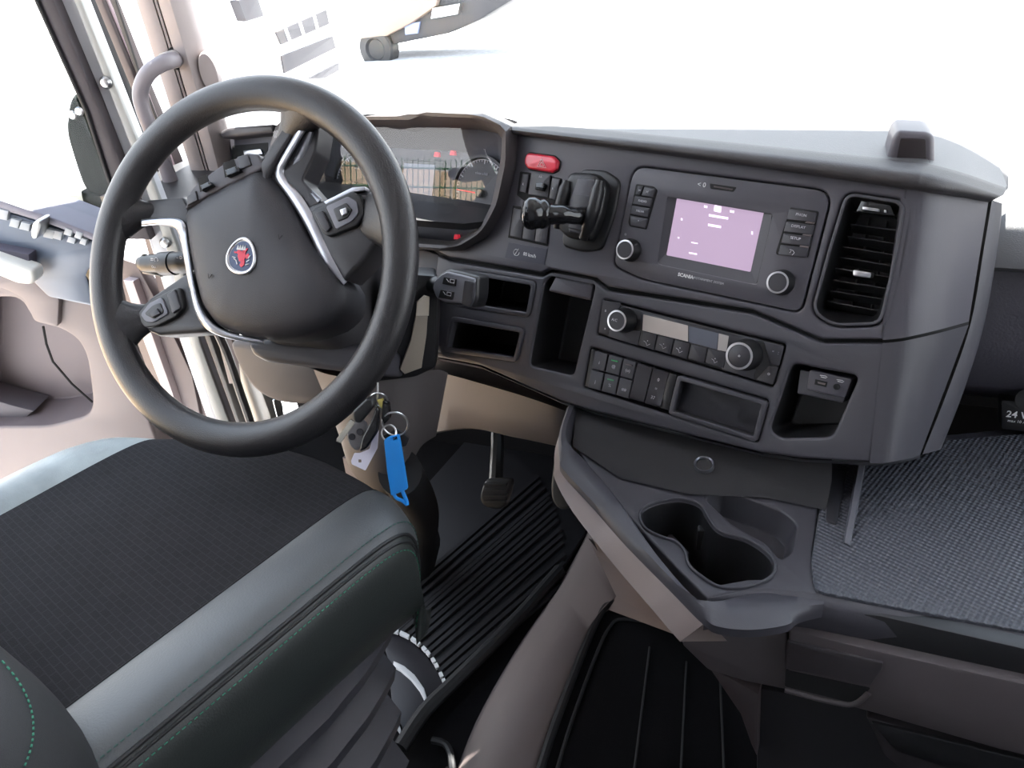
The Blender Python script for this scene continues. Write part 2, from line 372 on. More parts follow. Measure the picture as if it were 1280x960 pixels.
P(DR, 'mirror_knob', STEEL, d, [(40, 277), (50, 275), (52, 282), (47, 298), (40, 300), (37, 292)], .058, .03, r=.008, bev=.004, label='silver mirror adjuster knob')
h = P(DR, 'pull_handle', mat('handle_silver', (225, 222, 214), .35), d, [(-60, 306), (-10, 320), (42, 338), (44, 350), (38, 357), (20, 355), (-10, 342), (-60, 322)], .07, .045, r=.006, bev=.006, seg=3, label='pale silver pull handle')
# window frame of the door and its glass
P(DR, 'window_frame', mat('frame_dark', (66, 60, 64), .6), d, [(28, -40), (44, 0), (107, 140), (140, 240), (160, 300), (188, 300), (156, 217), (120, 125), (67, 0), (51, -40)], .01, -.03, bev=.003)
P(DR, 'frame_lip', RUB, d, [(26, -40), (30, -40), (46, 0), (109, 140), (143, 245), (140, 247), (105, 140), (42, 0)], .014, -.03, bev=.001)
o = P(DR, 'glass', GLASS, d, [(-200, -90), (28, -40), (140, 240), (160, 302), (-60, 228), (-200, 175)], -.012, -.016, bev=0)
P(DR, 'door_edge', PAINT, d, [(51, -40), (67, 0), (156, 217), (185, 300), (222, 420), (260, 530), (290, 620), (276, 620), (246, 530), (210, 420), (172, 305)][:7] + [(322, 620), (287, 530), (250, 430), (222, 310), (175, 186), (101, 0), (84, -40)], -.01, -.035, bev=.006, seg=3)
P(DR, 'edge_trim', PAINTG, d, [(78, -40), (92, 0), (166, 190), (208, 310), (238, 430), (272, 530), (300, 620), (322, 620), (287, 530), (250, 430), (222, 310), (175, 186), (101, 0), (84, -40)], -.004, -.012, bev=.002)
for x, y in ((133, 103), (207, 303)):
    MB().lathe(DR.at(-.004), DR.at(-.004).l(x, y), [(.009, 0), (.009, .003), (.006, .006), (.0, .007)], 16).build('bolt', STEEL, d)
# --- body side of the door opening: seals and sills
jam = bpy.data.objects.new('trim_2', None); SC.collection.objects.link(jam); ORG['trim_2'] = J.w(0, 0, -1.1); jam.location = ORG['trim_2']; jam['kind'] = 'structure'
P(J, 'inner_panel', BROWN, jam, [(84, -60), (108, -60), (176, 110), (214, 200), (262, 330), (300, 460), (340, 640), (270, 640), (232, 480), (205, 390), (180, 300), (101, 0)], -.03, -.06, bev=.004)
P(J, 'door_seal', RUB, jam, [(98, -20), (106, 0), (180, 186), (224, 310), (252, 420), (292, 530), (325, 640), (334, 640), (300, 530), (262, 420), (232, 310), (187, 186), (112, 0), (104, -20)], .0, -.03, bev=.004)
P(J, 'seal_lip', BROWN, jam, [(112, -20), (118, 0), (190, 175), (240, 310), (270, 420), (286, 480), (293, 480), (277, 420), (247, 310), (200, 175), (127, 0), (120, -20)], .01, -.002, bev=.003)
P(J, 'seal_edge', mat('lip_light', (190, 170, 175), .5), jam, [(123, -20), (128, 0), (176, 110), (205, 190), (250, 310), (254, 310), (210, 190), (181, 110), (134, 0), (128, -20)], .0, -.006, bev=.002)
P(J, 'weather_strip', RUB, jam, [(134, -20), (138, 0), (170, 92), (196, 165), (202, 165), (174, 92), (144, 0), (139, -20)], .006, .002, bev=.001)
MB().tube(cat([J.p(x, y, .05) for x, y in ((262, 395), (283, 440), (300, 490), (318, 545), (335, 620))]), .010, 10).build('black_hose', RUB, jam)
P(J, 'sill_cover', BROWN, jam, [(140, 320), (170, 330), (205, 395), (240, 470), (270, 620), (200, 620), (168, 440), (150, 390)], -.02, -.05, bev=.003)
P(J, 'pale_strip', mat('pale_strip', (146, 135, 136), .5), jam, [(154, 350), (166, 352), (176, 380), (192, 425), (215, 490), (226, 525), (216, 525), (200, 480), (180, 428)], .0, -.02, bev=.002)
P(J, 'step_panel', PAINTG, jam, [(296, 440), (320, 470), (338, 520), (350, 600), (322, 600), (306, 520)], .03, -.02, bev=.004)
MB().tube([J.p(342, 500, .06), J.p(352, 540, .06), J.p(362, 590, .06)], .003, 8).build('bright_rod', STEEL, jam)
# ================================================================== DASHBOARD
dash = thing('dashboard', 'dark grey truck dashboard with angled centre stack wrapping towards passenger side', 'dashboard', S.w(0, -.3, -.1))
H = .002
def SL(*p, h=0): return S.L(p, h)
# rectangles read on the stack face
radio_hole = rnd(SL((792, 206), (1042, 238), (1002, 392), (800, 349), (766, 332)), [.012, .012, .012, .02, .02][::1], 5)
vent_hole = rnd(SL((1056, 238), (1136, 250), (1122, 330), (1104, 408), (1040, 410), (1012, 390), (1034, 310)), .014, 5)
up_outer = SL((640, 166), (900, 200), (1135, 234), (1104, 424), (1028, 424), (940, 387), (759, 358), (745, 347), (686, 336), (676, 341), (620, 331), (560, 321), (546, 313), (580, 311), (606, 298), (624, 262), (636, 212))
sw_hole = rnd(SL((652, 216), (702, 224), (696, 262), (644, 254)), .003)
MB().plate(S, up_outer, 0, -.02, [radio_hole, vent_hole], .003, 3).build('upper_panel', DASH, dash)
slotA = rnd(SL((578, 338), (669, 353), (661, 395), (570, 381)), .006, 4)
slotB = rnd(SL((565, 397), (655, 412), (645, 451), (556, 438)), .006, 4)
pock = rnd(SL((690, 344), (744, 354), (716, 470), (661, 457), (680, 352)), .008, 4)
clim = rnd(SL((754, 374), (982, 430), (966, 484), (746, 418)), .004, 4)
swit = rnd(SL((738, 434), (960, 500), (946, 553), (729, 484)), .003, 4)
usbh = rnd(SL((990, 454), (1074, 470), (1040, 547), (975, 548), (962, 538)), .008, 4)
lo_outer = SL((546, 319), (562, 326), (620, 336), (677, 346), (687, 341), (743, 352), (757, 363), (940, 392), (1028, 429), (1106, 429), (1088, 578), (1000, 573), (950, 566), (740, 514), (700, 501), (600, 457), (541, 446), (538, 400))
MB().plate(S, lo_outer, -.001, -.02, [slotA, slotB, pock, clim, swit, usbh], .0035, 3).build('lower_panel', DASH2, dash)
MB().plate(S, off(up_outer, -.012) , -.012, -.02, [off(radio_hole, .004), off(vent_hole, .004)], 0).build('backing', DARK, dash)
# chamfered step below the groove
for nm, loop, dp, tp in (('upper_slot', slotA, .10, .006), ('lower_slot', slotB, .10, .006), ('tall_pocket', pock, .07, .004), ('usb_niche', usbh, .06, .006)):
    MB().bowl(S, loop, -.004, -dp, tp).build(nm, BLK, dash)
for lp in (slotA, slotB):       # raised surround of each slot
    MB().plate(S, off(lp, .002), .0015, -.01, [off(lp, -.005)], .0015, 2).build('slot_frame', DASH2, dash)
P(S, 'pocket_cover', DASH, dash, [(694, 345), (742, 354), (738, 376), (684, 364)], -.004, -.03, bev=.004, r=.004)
MB().bowl(S, clim, -.002, -.012, .0).build('climate_recess', DARK, dash)
MB().bowl(S, swit, -.002, -.014, .0).build('switch_recess', DARK, dash)
# side of the stack, curving away
top = [(1133, 232, -.001), (1150, 235.5, -.002), (1165, 238, -.008), (1182, 240.5, -.020), (1204, 244, -.042), (1236, 249, -.085)]
mid = [(1103, 425, -.001), (1124, 423, -.002), (1140, 420, -.008), (1158, 416, -.020), (1182, 410, -.042), (1211, 402, -.085)]
def grid(f, A, B, n=8, bulge=0):
    return [[f.p(a[0] + (b[0] - a[0]) * t / n, a[1] + (b[1] - a[1]) * t / n, a[2] + (b[2] - a[2]) * t / n + bulge * math.sin(math.pi * t / n)) for t in range(n + 1)] for a, b in zip(A, B)]
def sm(L, n=5): return [tuple(v) for v in cat([V3(q) for q in L], n)]
MB().loft(grid(S, sm(top), sm(mid))).build('side_upper', DASH, dash, ang=60)
mid2 = [(x, y + 4, h) for x, y, h in mid]; lowr = [(1087, 579, -.001), (1103, 579, -.003), (1116, 577, -.010), (1127, 575, -.022), (1137, 573, -.038), (1150, 569, -.062)]
MB().loft(grid(S, sm(mid2), sm(lowr), 8)).build('side_lower', DASH2, dash, ang=60)
MB().loft([[S.p(a[0], a[1], a[2] - .002) for a in sm(mid)], [S.p(a[0], a[1], a[2] - .004) for a in sm(mid2)]]).build('groove', DARK, dash)
e0 = [(1240, 250, -.088), (1230, 310, -.088), (1214, 402, -.088), (1186, 485, -.078), (1153, 568, -.066)]
e0b = [(1236, 249, -.092), (1226, 310, -.092), (1210, 402, -.092), (1182, 485, -.082), (1149, 569, -.07)]
e1 = [(1252, 254, -.10), (1245, 310, -.10), (1228, 402, -.10), (1202, 485, -.092), (1172, 563, -.082)]
e2 = [(1253, 254, -.125), (1247, 310, -.125), (1231, 402, -.125), (1206, 485, -.12), (1176, 562, -.11)]
MB().loft([[S.p(*a) for a in sm(e)] for e in (e0b, e0)]).build('dark_joint', DARK, dash)
MB().loft([[S.p(*a) for a in sm(e)] for e in (e0, e1, e2)]).build('end_cap', TAUPE if 0 else DASH2, dash, ang=60)
MB().loft([[S.p(*a) for a in sm(e)] for e in (e2, [(x, y, h - .3) for x, y, h in e2])]).build('far_side', HOODM, dash)
# underside of the stack
und = [(538, 446), (600, 458), (700, 502), (740, 515), (950, 567), (1000, 574), (1088, 579), (1116, 577), (1150, 569)]
hs = [-.003] * 7 + [-.012, -.06]
r0 = [S.p(x, y, h) for (x, y), h in zip(und, hs)]
MB().loft([r0, [p - SN * .01 - V3((0, 0, .006)) for p in r0], [p - SN * .2 for p in r0]]).build('underside', DASH2, dash)
# hood lip along the top, and the dash top that runs to the windscreen
lipb = [(640, 167), (900, 201), (1120, 232), (1150, 237), (1172, 240.5), (1195, 244), (1215, 247.5), (1238, 252)]
lipt = [(640, 157), (900, 184), (1125, 209), (1155, 213.5), (1178, 219), (1205, 227), (1228, 235), (1254, 244)]
hd = [0, 0, 0, -.004, -.013, -.032, -.056, -.088]
A = [V3((a[0], a[1], h)) for a, h in zip(lipb, hd)]; B = [V3((b[0], b[1], h)) for b, h in zip(lipt, hd)]
A, B = cat(A, 5), cat(B, 5); rows = []
for a, b in zip(A, B):
    f_ = lambda t, dh: S.p(a.x + (b.x - a.x) * t, a.y + (b.y - a.y) * t, a.z + dh)
    last = f_(1.0, .004)
    rows.append([f_(-.1, -.004), f_(-.05, .010), f_(.15, .016), f_(.45, .018), f_(.75, .014), f_(.93, .008), last, last + V3((0, .012, .001)) , last + V3((0, .03, -.002)), last + V3((-.01, .10, -.006))])
MB().loft(rows).build('hood_lip', HOODM, dash, ang=70)
cap_ = rows[-1]; MB().add(cap_, [tuple(range(len(cap_)))]).build('lip_end', HOODM, dash)
# dash top surface: from behind the lip to the windscreen
zt = S.p(900, 184, .004).z - CAM.z - .012
edge = [r[8] for r in rows]; far = []
for p in edge:
    a = (p - CAM).dot(AX); far.append(ck(a, 1.36, zt + .01))
left_e = [CL.p(300, 170, -.02), CL.p(420, 146, .0), CL.p(530, 139, .0)]
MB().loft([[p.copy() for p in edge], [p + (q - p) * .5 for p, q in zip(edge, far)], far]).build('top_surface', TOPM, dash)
lz = [ck(-.97, 1.08, zt + .01), ck(-.75, 1.03, zt + .03), ck(-.5, 1.06, zt + .03), edge[0]]
lzf = [ck(-1.1, 1.36, zt + .01), ck(-.75, 1.36, zt + .01), ck(-.5, 1.36, zt + .01), far[0]]
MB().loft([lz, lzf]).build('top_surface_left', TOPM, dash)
e_r = edge[-1]
pr = ck((e_r - CAM).dot(AX) , (e_r - CAM).dot(BX), zt)
MB().plate(HZ(-.37), [(lambda p: (p.x, p.y))(ck(a, b, 0) - CAM) for a, b in ((-1.2, .97), (-.45, .93), (-.3, 1.0), (-.3, 1.36), (-1.2, 1.36))], 0, -.01, bev=0).build('sun_leak_plate', BLK, dash)  # hidden plate added to stop sun leaking down beside the cluster
# passenger side of the dash: lower, set back
pz = -.335
PF = Fr(ck(.4, 1.12, pz), AX, -BX + ZX * .15)
prof = [(1.36, -.30), (1.12, -.305), (1.04, -.318), (.995, -.34), (.99, -.36), (1.01, -.372), (1.02, -.376)]
prof = [(b - .095 if b < 1.3 else b, z - .015) for b, z in prof]
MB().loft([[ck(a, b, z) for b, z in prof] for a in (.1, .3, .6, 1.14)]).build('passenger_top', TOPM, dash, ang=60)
prof = [(1.02, -.376), (1.015, -.39), (1.0, -.46), (1.0, -.52), (1.04, -.56), (1.2, -.58)]
prof = [(b - .095, z - .015) for b, z in prof]
MB().loft([[ck(a, b, z) for b, z in prof] for a in (.08, .3, .6, 1.14)]).build('passenger_panel', mat('passenger_grain', (62, 60, 68), .55, bump=.5, scale=350), dash, ang=60)
MB().loft([[ck(a, b, z) for b, z in [(1.2, -.57), (1.2, -.66), (1.2, -.75)]] for a in (-.2, 1.14)]).build('passenger_lower', BLK, dash)
# beige lower cladding under the dash, driver's side
BP = Fr(S.p(640, 480, -.05), V3((1, 0, 0)), V3((0, -1, .1)))
bt = [(530, 462, -.03), (560, 468, -.01), (610, 482, .0), (660, 497, 0), (702, 512, 0), (716, 518, -.03)]
bb = [(505, 552, -.10), (545, 540, -.05), (590, 534, -.02), (640, 544, 0), (698, 556, 0), (712, 560, -.03)]
bt0 = [(x, y - 26, h - .06) for x, y, h in bt]
MB().loft([[BP.p(*a) for a in sm(r)] for r in (bt0, [(x, y - 4, h - .03) for x, y, h in bt], bt, [((a[0] + b[0]) / 2, (a[1] + b[1]) / 2, (a[2] + b[2]) / 2 + .004) for a, b in zip(bt, bb)], bb, [(x, y + 2, h - .03) for x, y, h in bb])]).build('lower_cladding', BEIGE, dash, ang=60)
# beige column cladding and knee panel
KP = Fr(W.p(400, 480, -.22), AX, -BX + ZX * .2)
P(KP, 'knee_panel', BEIGE, dash, [(284, 428), (300, 425), (360, 440), (400, 462), (412, 508), (350, 505), (320, 492), (300, 465)], 0, -.05, r=.02, bev=.008, seg=3, ang=50)
ct = [(392, 462, .0), (420, 470, .03), (470, 474, .04), (510, 470, .02), (545, 462, -.02), (560, 466, -.05)]
cb = [(424, 540, .0), (440, 590, .02), (480, 620, .03), (505, 600, .01), (525, 560, -.03), (545, 545, -.06)]
MB().loft([[KP.p(*a) for a in sm(r)] for r in (ct, [((a[0] * 2 + b[0]) / 3, (a[1] * 2 + b[1]) / 3, (a[2] + b[2]) / 2 + .01) for a, b in zip(ct, cb)], cb)]).build('column_cladding', BEIGE, dash, ang=60)
P(KP, 'lower_plate', mat('grey_plate', (120, 112, 118), .5), dash, [(428, 572), (486, 586), (482, 625), (468, 622), (432, 592)], -.02, -.03, bev=.001)

# ------------------------------------------------------------------ air vent
vent = thing('air_vent', 'tall dark air vent with horizontal slats at right end of centre stack', 'air vent', S.w(*S.l(1070, 410), 0))
vin = off(vent_hole, -.0015)
MB().plate(S, vin, .0015, -.01, [off(vin, -.0035)], .001).build('vent_rim', DASH2, vent)
inner = off(vin, -.0035)
core = rnd(SL((1064, 262), (1122, 270), (1117, 330), (1095, 397), (1027, 388), (1046, 320), h=-.02), .006, 3)
n_ = len(inner)
# sloped surround between rim and slat opening
def resample(loop, n, ph=None):
    loop = ccw(loop); cx = sum(p[0] for p in loop) / len(loop); cy = sum(p[1] for p in loop) / len(loop); out = []
    for k in range(n):
        a = 2 * math.pi * k / n; dx, dy = math.cos(a), math.sin(a); best = 0
        for i in range(len(loop)):
            x1, y1 = loop[i][0] - cx, loop[i][1] - cy; x2, y2 = loop[(i + 1) % len(loop)][0] - cx, loop[(i + 1) % len(loop)][1] - cy
            den = dx * (y2 - y1) - dy * (x2 - x1)
            if abs(den) < 1e-12: continue
            t = (x1 * (y2 - y1) - y1 * (x2 - x1)) / den; s_ = (x1 * dy - y1 * dx) / den
            if t > 0 and -1e-6 <= s_ <= 1 + 1e-6: best = max(best, t)
        out.append((cx + dx * best, cy + dy * best))
    return out
ri, rc = resample(inner, 72), resample(core, 72)
MB().rings([[S.w(a, b, .0) for a, b in ri], [S.w(a, b, -.004) for a, b in ri], [S.w(a, b, -.022) for a, b in rc], [S.w(a, b, -.06) for a, b in rc]], cap1=True).build('vent_housing', BLK, vent)
P(S, 'thumbwheel_plate', PIANO, vent, [(1077, 250), (1113, 256), (1118, 270), (1070, 265)], -.004, -.012, r=.002, bev=.001)
P(S, 'thumbwheel', CHROME, vent, [(1078, 258), (1099, 261), (1099, 265), (1078, 262)], -.001, -.006, r=.001, bev=.0006, label='chrome slider tab at vent top')
P(S, 'wheel_dot', STEEL, vent, [(1105, 262), (1108, 262.5), (1108, 266), (1105, 265.5)], -.002, -.006, bev=.0004)
sl = MB(); first = None
for i, (x0, y0, x1, y1) in enumerate([(1064, 281, 1121, 289), (1060, 296, 1119, 305), (1054, 309, 1117, 319), (1050, 322, 1114, 333), (1045, 336, 1111, 347), (1042, 351, 1107, 361), (1038, 364, 1102, 374), (1034, 377, 1098, 389)]):
    f_ = S
    q0, q1 = V3(S.l(x0, y0, -.02) + (0,)), V3(S.l(x1, y1, -.02) + (0,))
    m_ = MB(); sec = [(0, -.0), (.0012, -.001), (-.006, -.016), (-.0075, -.016)]
    m_.rings([[S.w(q.x, q.y + dy, -.018 + dh) for dy, dh in sec] for q in (q0, q1)], True, True)
    m_.build('slat', RUB, vent, ang=30)
for x0, y0, x1, y1 in [(1085, 272, 1062, 390), (1107, 276, 1086, 394)]:
    P(S, 'vane', BLK, vent, [(x0, y0), (x0 + 1.5, y0), (x1 + 1.5, y1), (x1, y1)], -.036, -.05, bev=0)
P(S, 'vent_tab', CHROME, vent, [(1066, 337), (1090, 341), (1088, 348), (1066, 345)], -.006, -.02, r=.002, bev=.0015, label='chrome tab on the middle slat')

# ------------------------------------------------------------------ radio / infotainment unit
rad = thing('infotainment_unit', 'infotainment unit with pink lit screen, two knobs and side buttons', 'radio', S.w(*S.l(880, 360), 0))
rp_ = off(radio_hole, -.0016)
MB().plate(S, rp_, .0012, -.02, [rnd(S.L([(835, 246), (966, 268), (946, 356), (822, 330)], 0), .003)], .0012).build('fascia', DASH, rad)
so_ = rnd(S.L([(835, 246), (966, 268), (946, 356), (822, 330)], 0), .003)
MB().rings([[S.w(a, b, .0008) for a, b in resample(so_, 80)], [S.w(a, b, -.004) for a, b in resample(SL((847, 243), (955, 264), (938, 340), (833, 319), h=-.004), 80)]], cap1=False).build('screen_bezel', DASH2, rad, ang=20)
P(S, 'screen', LCDP, rad, [(847, 243), (955, 264), (938, 340), (833, 319)], -.0035, -.008, bev=0, label='pink lit display')
scr = rad
LCDW = mat('lcd_mark', (235, 225, 240), .3, emit=(240, 225, 245), es=.9)
P(S, 'screen_icon', LCDW, rad, [(893, 256), (902, 258), (901, 266), (892, 264)], -.0030, -.0036, r=.001, bev=0)
for x, y, a_, b_ in ((882, 258, 4, 3), (915, 264, 5, 3), (898, 269, 24, 3), (893, 281, 16, 3), (852, 274, 2, 3), (848, 297, 2, 2), (940, 291, 2, 4), (866, 316, 10, 2), (868, 303, 8, 1.5)):
    P(S, 'screen_text', LCDW, rad, [(x - a_ / 2, y - b_ / 2), (x + a_ / 2, y - b_ / 2 + a_ * .17), (x + a_ / 2, y + b_ / 2 + a_ * .17), (x - a_ / 2, y + b_ / 2)], -.0030, -.0036, bev=0)
# card slot and text
P(S, 'card_slot', DARK, rad, [(887, 229), (921, 234), (917, 240), (888, 236)], .0014, .0, r=.0015, bev=.0003)
P(S, 'slot_lip', BROWN, rad, [(892, 232), (916, 236), (915, 238), (892, 234)], .0018, .0, bev=.0003)
text('lettering', '< 0', S, (877, 231), .0014, .008, WHITE, rad)
text('lettering', 'SCANIA', S, (857, 345), .0014, .0058, WHITE, rad, bold=.0002)
text('lettering', '|  INFOTAINMENT SYSTEM', S, (882.5, 350.3), .0014, .0038, GREYP, rad)
def knob(f, px, r, hgt, parent, h0=.0015, nm='knob', ring=CHROME, rib=True):
    c = f.l(px[0], px[1], h0 + hgt); k_ = MB()
    k_.lathe(f, c, [(r * 1.13, h0), (r * 1.13, h0 + hgt * .2), (r * 1.04, h0 + hgt * .3), (r, h0 + hgt * .92), (r * .94, h0 + hgt), (r * .86, h0 + hgt), (0, h0 + hgt)], 36)
    kn = k_.build(nm, BLK, parent, ang=40)
    MB().lathe(f, c, [(r * .95, h0 + hgt - .0005), (r * .95, h0 + hgt + .0006), (r * .80, h0 + hgt + .0008), (r * .80, h0 + hgt - .0005)], 36).build('knob_ring', ring, kn)
    MB().lathe(f, c, [(r * .78, h0 + hgt - .0002), (r * .74, h0 + hgt + .0003), (0, h0 + hgt + .0008)], 32).build('knob_face', BTN, kn)
    return kn
knob(S, (781, 312), .0128, .016, rad); knob(S, (972, 353), .0128, .016, rad)
text('lettering', 'o', S, (782, 292.5), .0014, .006, REDM if 0 else GREYP, rad)
def btn(f, pts, h1, h0, parent, m=BTN, nm='button', r=.001, bev=.0008):
    return P(f, nm, m, parent, pts, h1, h0, r=r, bev=bev)
P(S, 'button_well', DARK, rad, [(795, 230), (817, 233), (822, 238), (808, 287), (787, 283), (785, 278)], .0016, 0, r=.002, bev=.0004)
for pts in ([(797, 232), (804, 233), (800, 244), (794, 243)], [(805.5, 233.3), (819, 236), (816, 247), (801.5, 244.5)], [(793.5, 244.5), (815.6, 248), (812.6, 259), (790.5, 255)], [(790, 256.5), (812.3, 260.5), (809.6, 272), (787.6, 267.5)], [(787.2, 269), (809.2, 273.5), (806.3, 285.5), (788, 282)]):
    btn(S, pts, .004, .001, rad)
for s_, px_ in (('I<', (799.5, 238)), ('>I', (809, 240)), ('RADIO', (803, 251.5)), ('MEDIA', (800, 264)), ('*', (798, 276.5))):
    text('lettering', s_, S, px_, .0043, .0038, GREYP, rad)
P(S, 'button_well', DARK, rad, [(988, 259), (1024, 264), (1010, 322), (1004, 322), (970, 318), (970, 314)], .0016, 0, r=.002, bev=.0004)
for i, (yl, yr) in enumerate([(261, 266), (276, 281.5), (290.5, 296), (305, 310)]):
    dx = -3.6 * i
    b = btn(S, [(986.5 + dx, yl + (1 if i else 0)), (1021.5 + dx, yr), (1018.7 + dx, yr + 12.0), (983.2 + dx, yl + 13.5)], .004, .001, rad)
    if i < 3: P(S, 'button_tab', TAUPE, b, [(1008 + dx, yr + 10.5), (1018 + dx, yr + 12), (1017 + dx, yr + 14), (1006 + dx, yr + 12.6)], .0044, .002, bev=.0002)
for i, s_ in enumerate(('PHON', 'DISPLAY', 'SETUP')):
    text('lettering', s_, S, (1001.5 - 3.6 * i, 268.8 + 14.6 * i), .0043, .0042, GREYP, rad)
ba = MB().tube([S.p(x, y, .0045) for x, y in ((987, 316), (989, 314), (987, 311.5), (991, 313), (993, 316), (990, 319))], .0003, 5).build('back_arrow', GREYP, rad)

# ------------------------------------------------------------------ climate control
cli = thing('climate_control', 'climate control strip with two ringed knobs, reflective display and five buttons', 'climate control', S.w(*S.l(860, 460), 0))
ci = off(clim, -.0018)
MB().plate(S, ci, .0005, -.011, bev=.0015).build('fascia', BLK, cli)
P(S, 'display_window', GLOSSD, cli, [(800, 390), (915, 418), (948, 424), (946, 432), (908, 440), (802, 413)], .0016, .0, r=.001, bev=.0004)
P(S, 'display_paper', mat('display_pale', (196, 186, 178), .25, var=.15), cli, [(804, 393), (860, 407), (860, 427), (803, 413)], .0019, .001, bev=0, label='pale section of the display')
P(S, 'display_pane', mat('display_slate', (96, 100, 110), .2), cli, [(861, 407.5), (898, 416.5), (896, 437), (861, 427.5)], .0019, .001, bev=0)
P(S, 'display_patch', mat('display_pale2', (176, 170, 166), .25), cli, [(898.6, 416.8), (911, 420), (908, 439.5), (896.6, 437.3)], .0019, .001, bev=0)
bx = [(804, 414, 821, 418.5), (822.5, 419, 842, 424), (843.5, 424.5, 862.5, 429.5), (864, 430, 884, 435), (885.5, 435.5, 908, 441)]
for i, (x0, y0, x1, y1) in enumerate(bx):
    btn(S, [(x0, y0), (x1, y1), (x1 - 4, y1 + 19.5), (x0 - 4, y0 + 18)], .0025, .0, cli)
btn(S, [(762, 405), (801, 414), (797, 432), (760, 421)], .0016, .0, cli); btn(S, [(905, 443), (944, 462), (942, 474), (902, 462)], .0016, .0, cli)
btn(S, [(753, 375), (776, 379), (776, 382), (764, 400), (761, 419), (748, 415)], .0016, .0, cli); btn(S, [(955, 427), (980, 433), (974, 457), (962, 455)], .0016, .0, cli); btn(S, [(961, 457), (973, 459), (966, 481), (945, 475)], .0016, .0, cli)
def squig(px, k=1.0, f=S, h=.0028, parent=cli, m=GREYP):
    x, y = px
    MB().tube([f.p(x - 4 * k, y - 3 * k, h), f.p(x - 1 * k, y - 1 * k, h), f.p(x, y + 3 * k, h), f.p(x + 4 * k, y + 1 * k, h)], .0003, 5).build('icon', m, parent)
    MB().lathe(f.at(h), f.at(h).l(x + 1 * k, y - 3 * k), [(.0007, 0), (0, .0003)], 8).build('icon', m, parent)
for px_ in ((808.5, 429), (828.5, 433), (849, 438)): squig(px_)
squig((893, 451), .9)
knob(S, (771, 401), .0142, .024, cli, .001); kn = knob(S, (924, 445), .0165, .026, cli, .001)
MB().lathe(S.at(.028), S.at(.028).l(924, 445), [(.0015, -.001), (.0012, .0006), (0, .0009)], 12).build('lamp', STEEL, kn)
for s_, px_ in (('*', (756, 412)), ('a', (757, 388)), ('\"', (966, 441)), ('o', (961, 467)), (':', (973, 441))):
    text('lettering', s_, S, px_, .0019, .006, GREYP, cli)
text('lettering', 'A/C', S, (768, 400), .0262, .005, GREYP, cli)

# ------------------------------------------------------------------ rocker switch row with cubby
swi = thing('switch_row', 'row of small rocker switches with green marks beside an open cubby', 'switch panel', S.w(*S.l(845, 525), 0))
P(S, 'end_cap', BLK, swi, [(739, 436), (744, 437), (740, 484), (731, 483)], .0, -.012, r=.001, bev=.001)
xs = [(743.5, 438.5), (761, 443), (779.5, 448), (796.5, 453)]
for i in range(3):
    (x0, y0), (x1, y1) = xs[i], (xs[i + 1][0] - 1.2, xs[i + 1][1] - .4)
    m1 = lambda x, y, t: (x - 9.5 * t, y + 46 * t)
    for t0, t1 in ((0, .485), (.515, 1)):
        b = btn(S, [m1(x0, y0, t0), m1(x1, y1, t0), m1(x1, y1, t1), m1(x0, y0, t1)], .0015 if t0 == 0 else .0025, -.01, swi, nm='rocker_switch', bev=.0012)
        cx, cy = m1((x0 + x1) / 2, (y0 + y1) / 2, (t0 + t1) / 2 + .04)
        if (i, t0) in ((1, 0), (1, .515), (2, 0)): P(S, 'indicator', GRNLED if i == 1 else TAUPE, b, [(cx - 3, cy - 9), (cx + 5, cy - 7), (cx + 5, cy - 5.5), (cx - 3, cy - 7.5)], .0032, .001, bev=0)
        s_ = {(0, 0): 'i', (0, .515): 'j', (1, 0): '@', (1, .515): '%', (2, 0): '(o)', (2, .515): '##'}[(i, t0)]
        text('lettering', s_, S, (cx, cy), .0029, .006, GREYP, b)
for k, (x0, y0, x1, y1) in enumerate([(797.5, 453.5, 815.5, 459), (817, 460, 836, 465)]):
    b = MB()
    f_ = [S.p(x0, y0, .004), S.p(x1, y1, .004)]
    rws = []
    for t, h in ((0, .002), (.03, .004), (.45, -.001), (.95, .005), (1, .003)):
        rws.append([S.p(x0 - 11 * t + (0 if q == 0 else (x1 - x0) * q), y0 + 44 * t + (y1 - y0) * q, h) for q in (0, .5, 1)])
    base = [[S.p(x0 - 11 * t + (x1 - x0) * q, y0 + 44 * t + (y1 - y0) * q, -.01) for q in (0, .5, 1)] for t in (0, 1)]
    b.loft([base[0]] + rws + [base[1]])
    b.loft([[r[0] for r in rws], [r[0] - SN * .008 for r in rws]]).loft([[r[2] for r in rws], [r[2] - SN * .008 for r in rws]])
    b = b.build('long_rocker', BTN, swi, ang=50)
    if k == 1:
        for s_, px_ in (('0', (823, 475)), ('=', (820, 486)), ('37', (816, 497))): text('lettering', s_, S, px_, .004, .006, GREYP, b)
P(S, 'divider', BLK, swi, [(836, 466), (846, 469), (836, 513), (825, 510)], .002, -.01, r=.001, bev=.001)
cub = rnd(SL((849, 471), (958, 503), (945, 550), (838, 516)), .003, 3)
MB().plate(S, off(cub, .002), .003, -.01, [off(cub, -.004)], .0015).build('cubby_frame', DASH2, swi)
MB().bowl(S, off(cub, -.004), -.002, -.065, .003).build('cubby', BLK, swi)
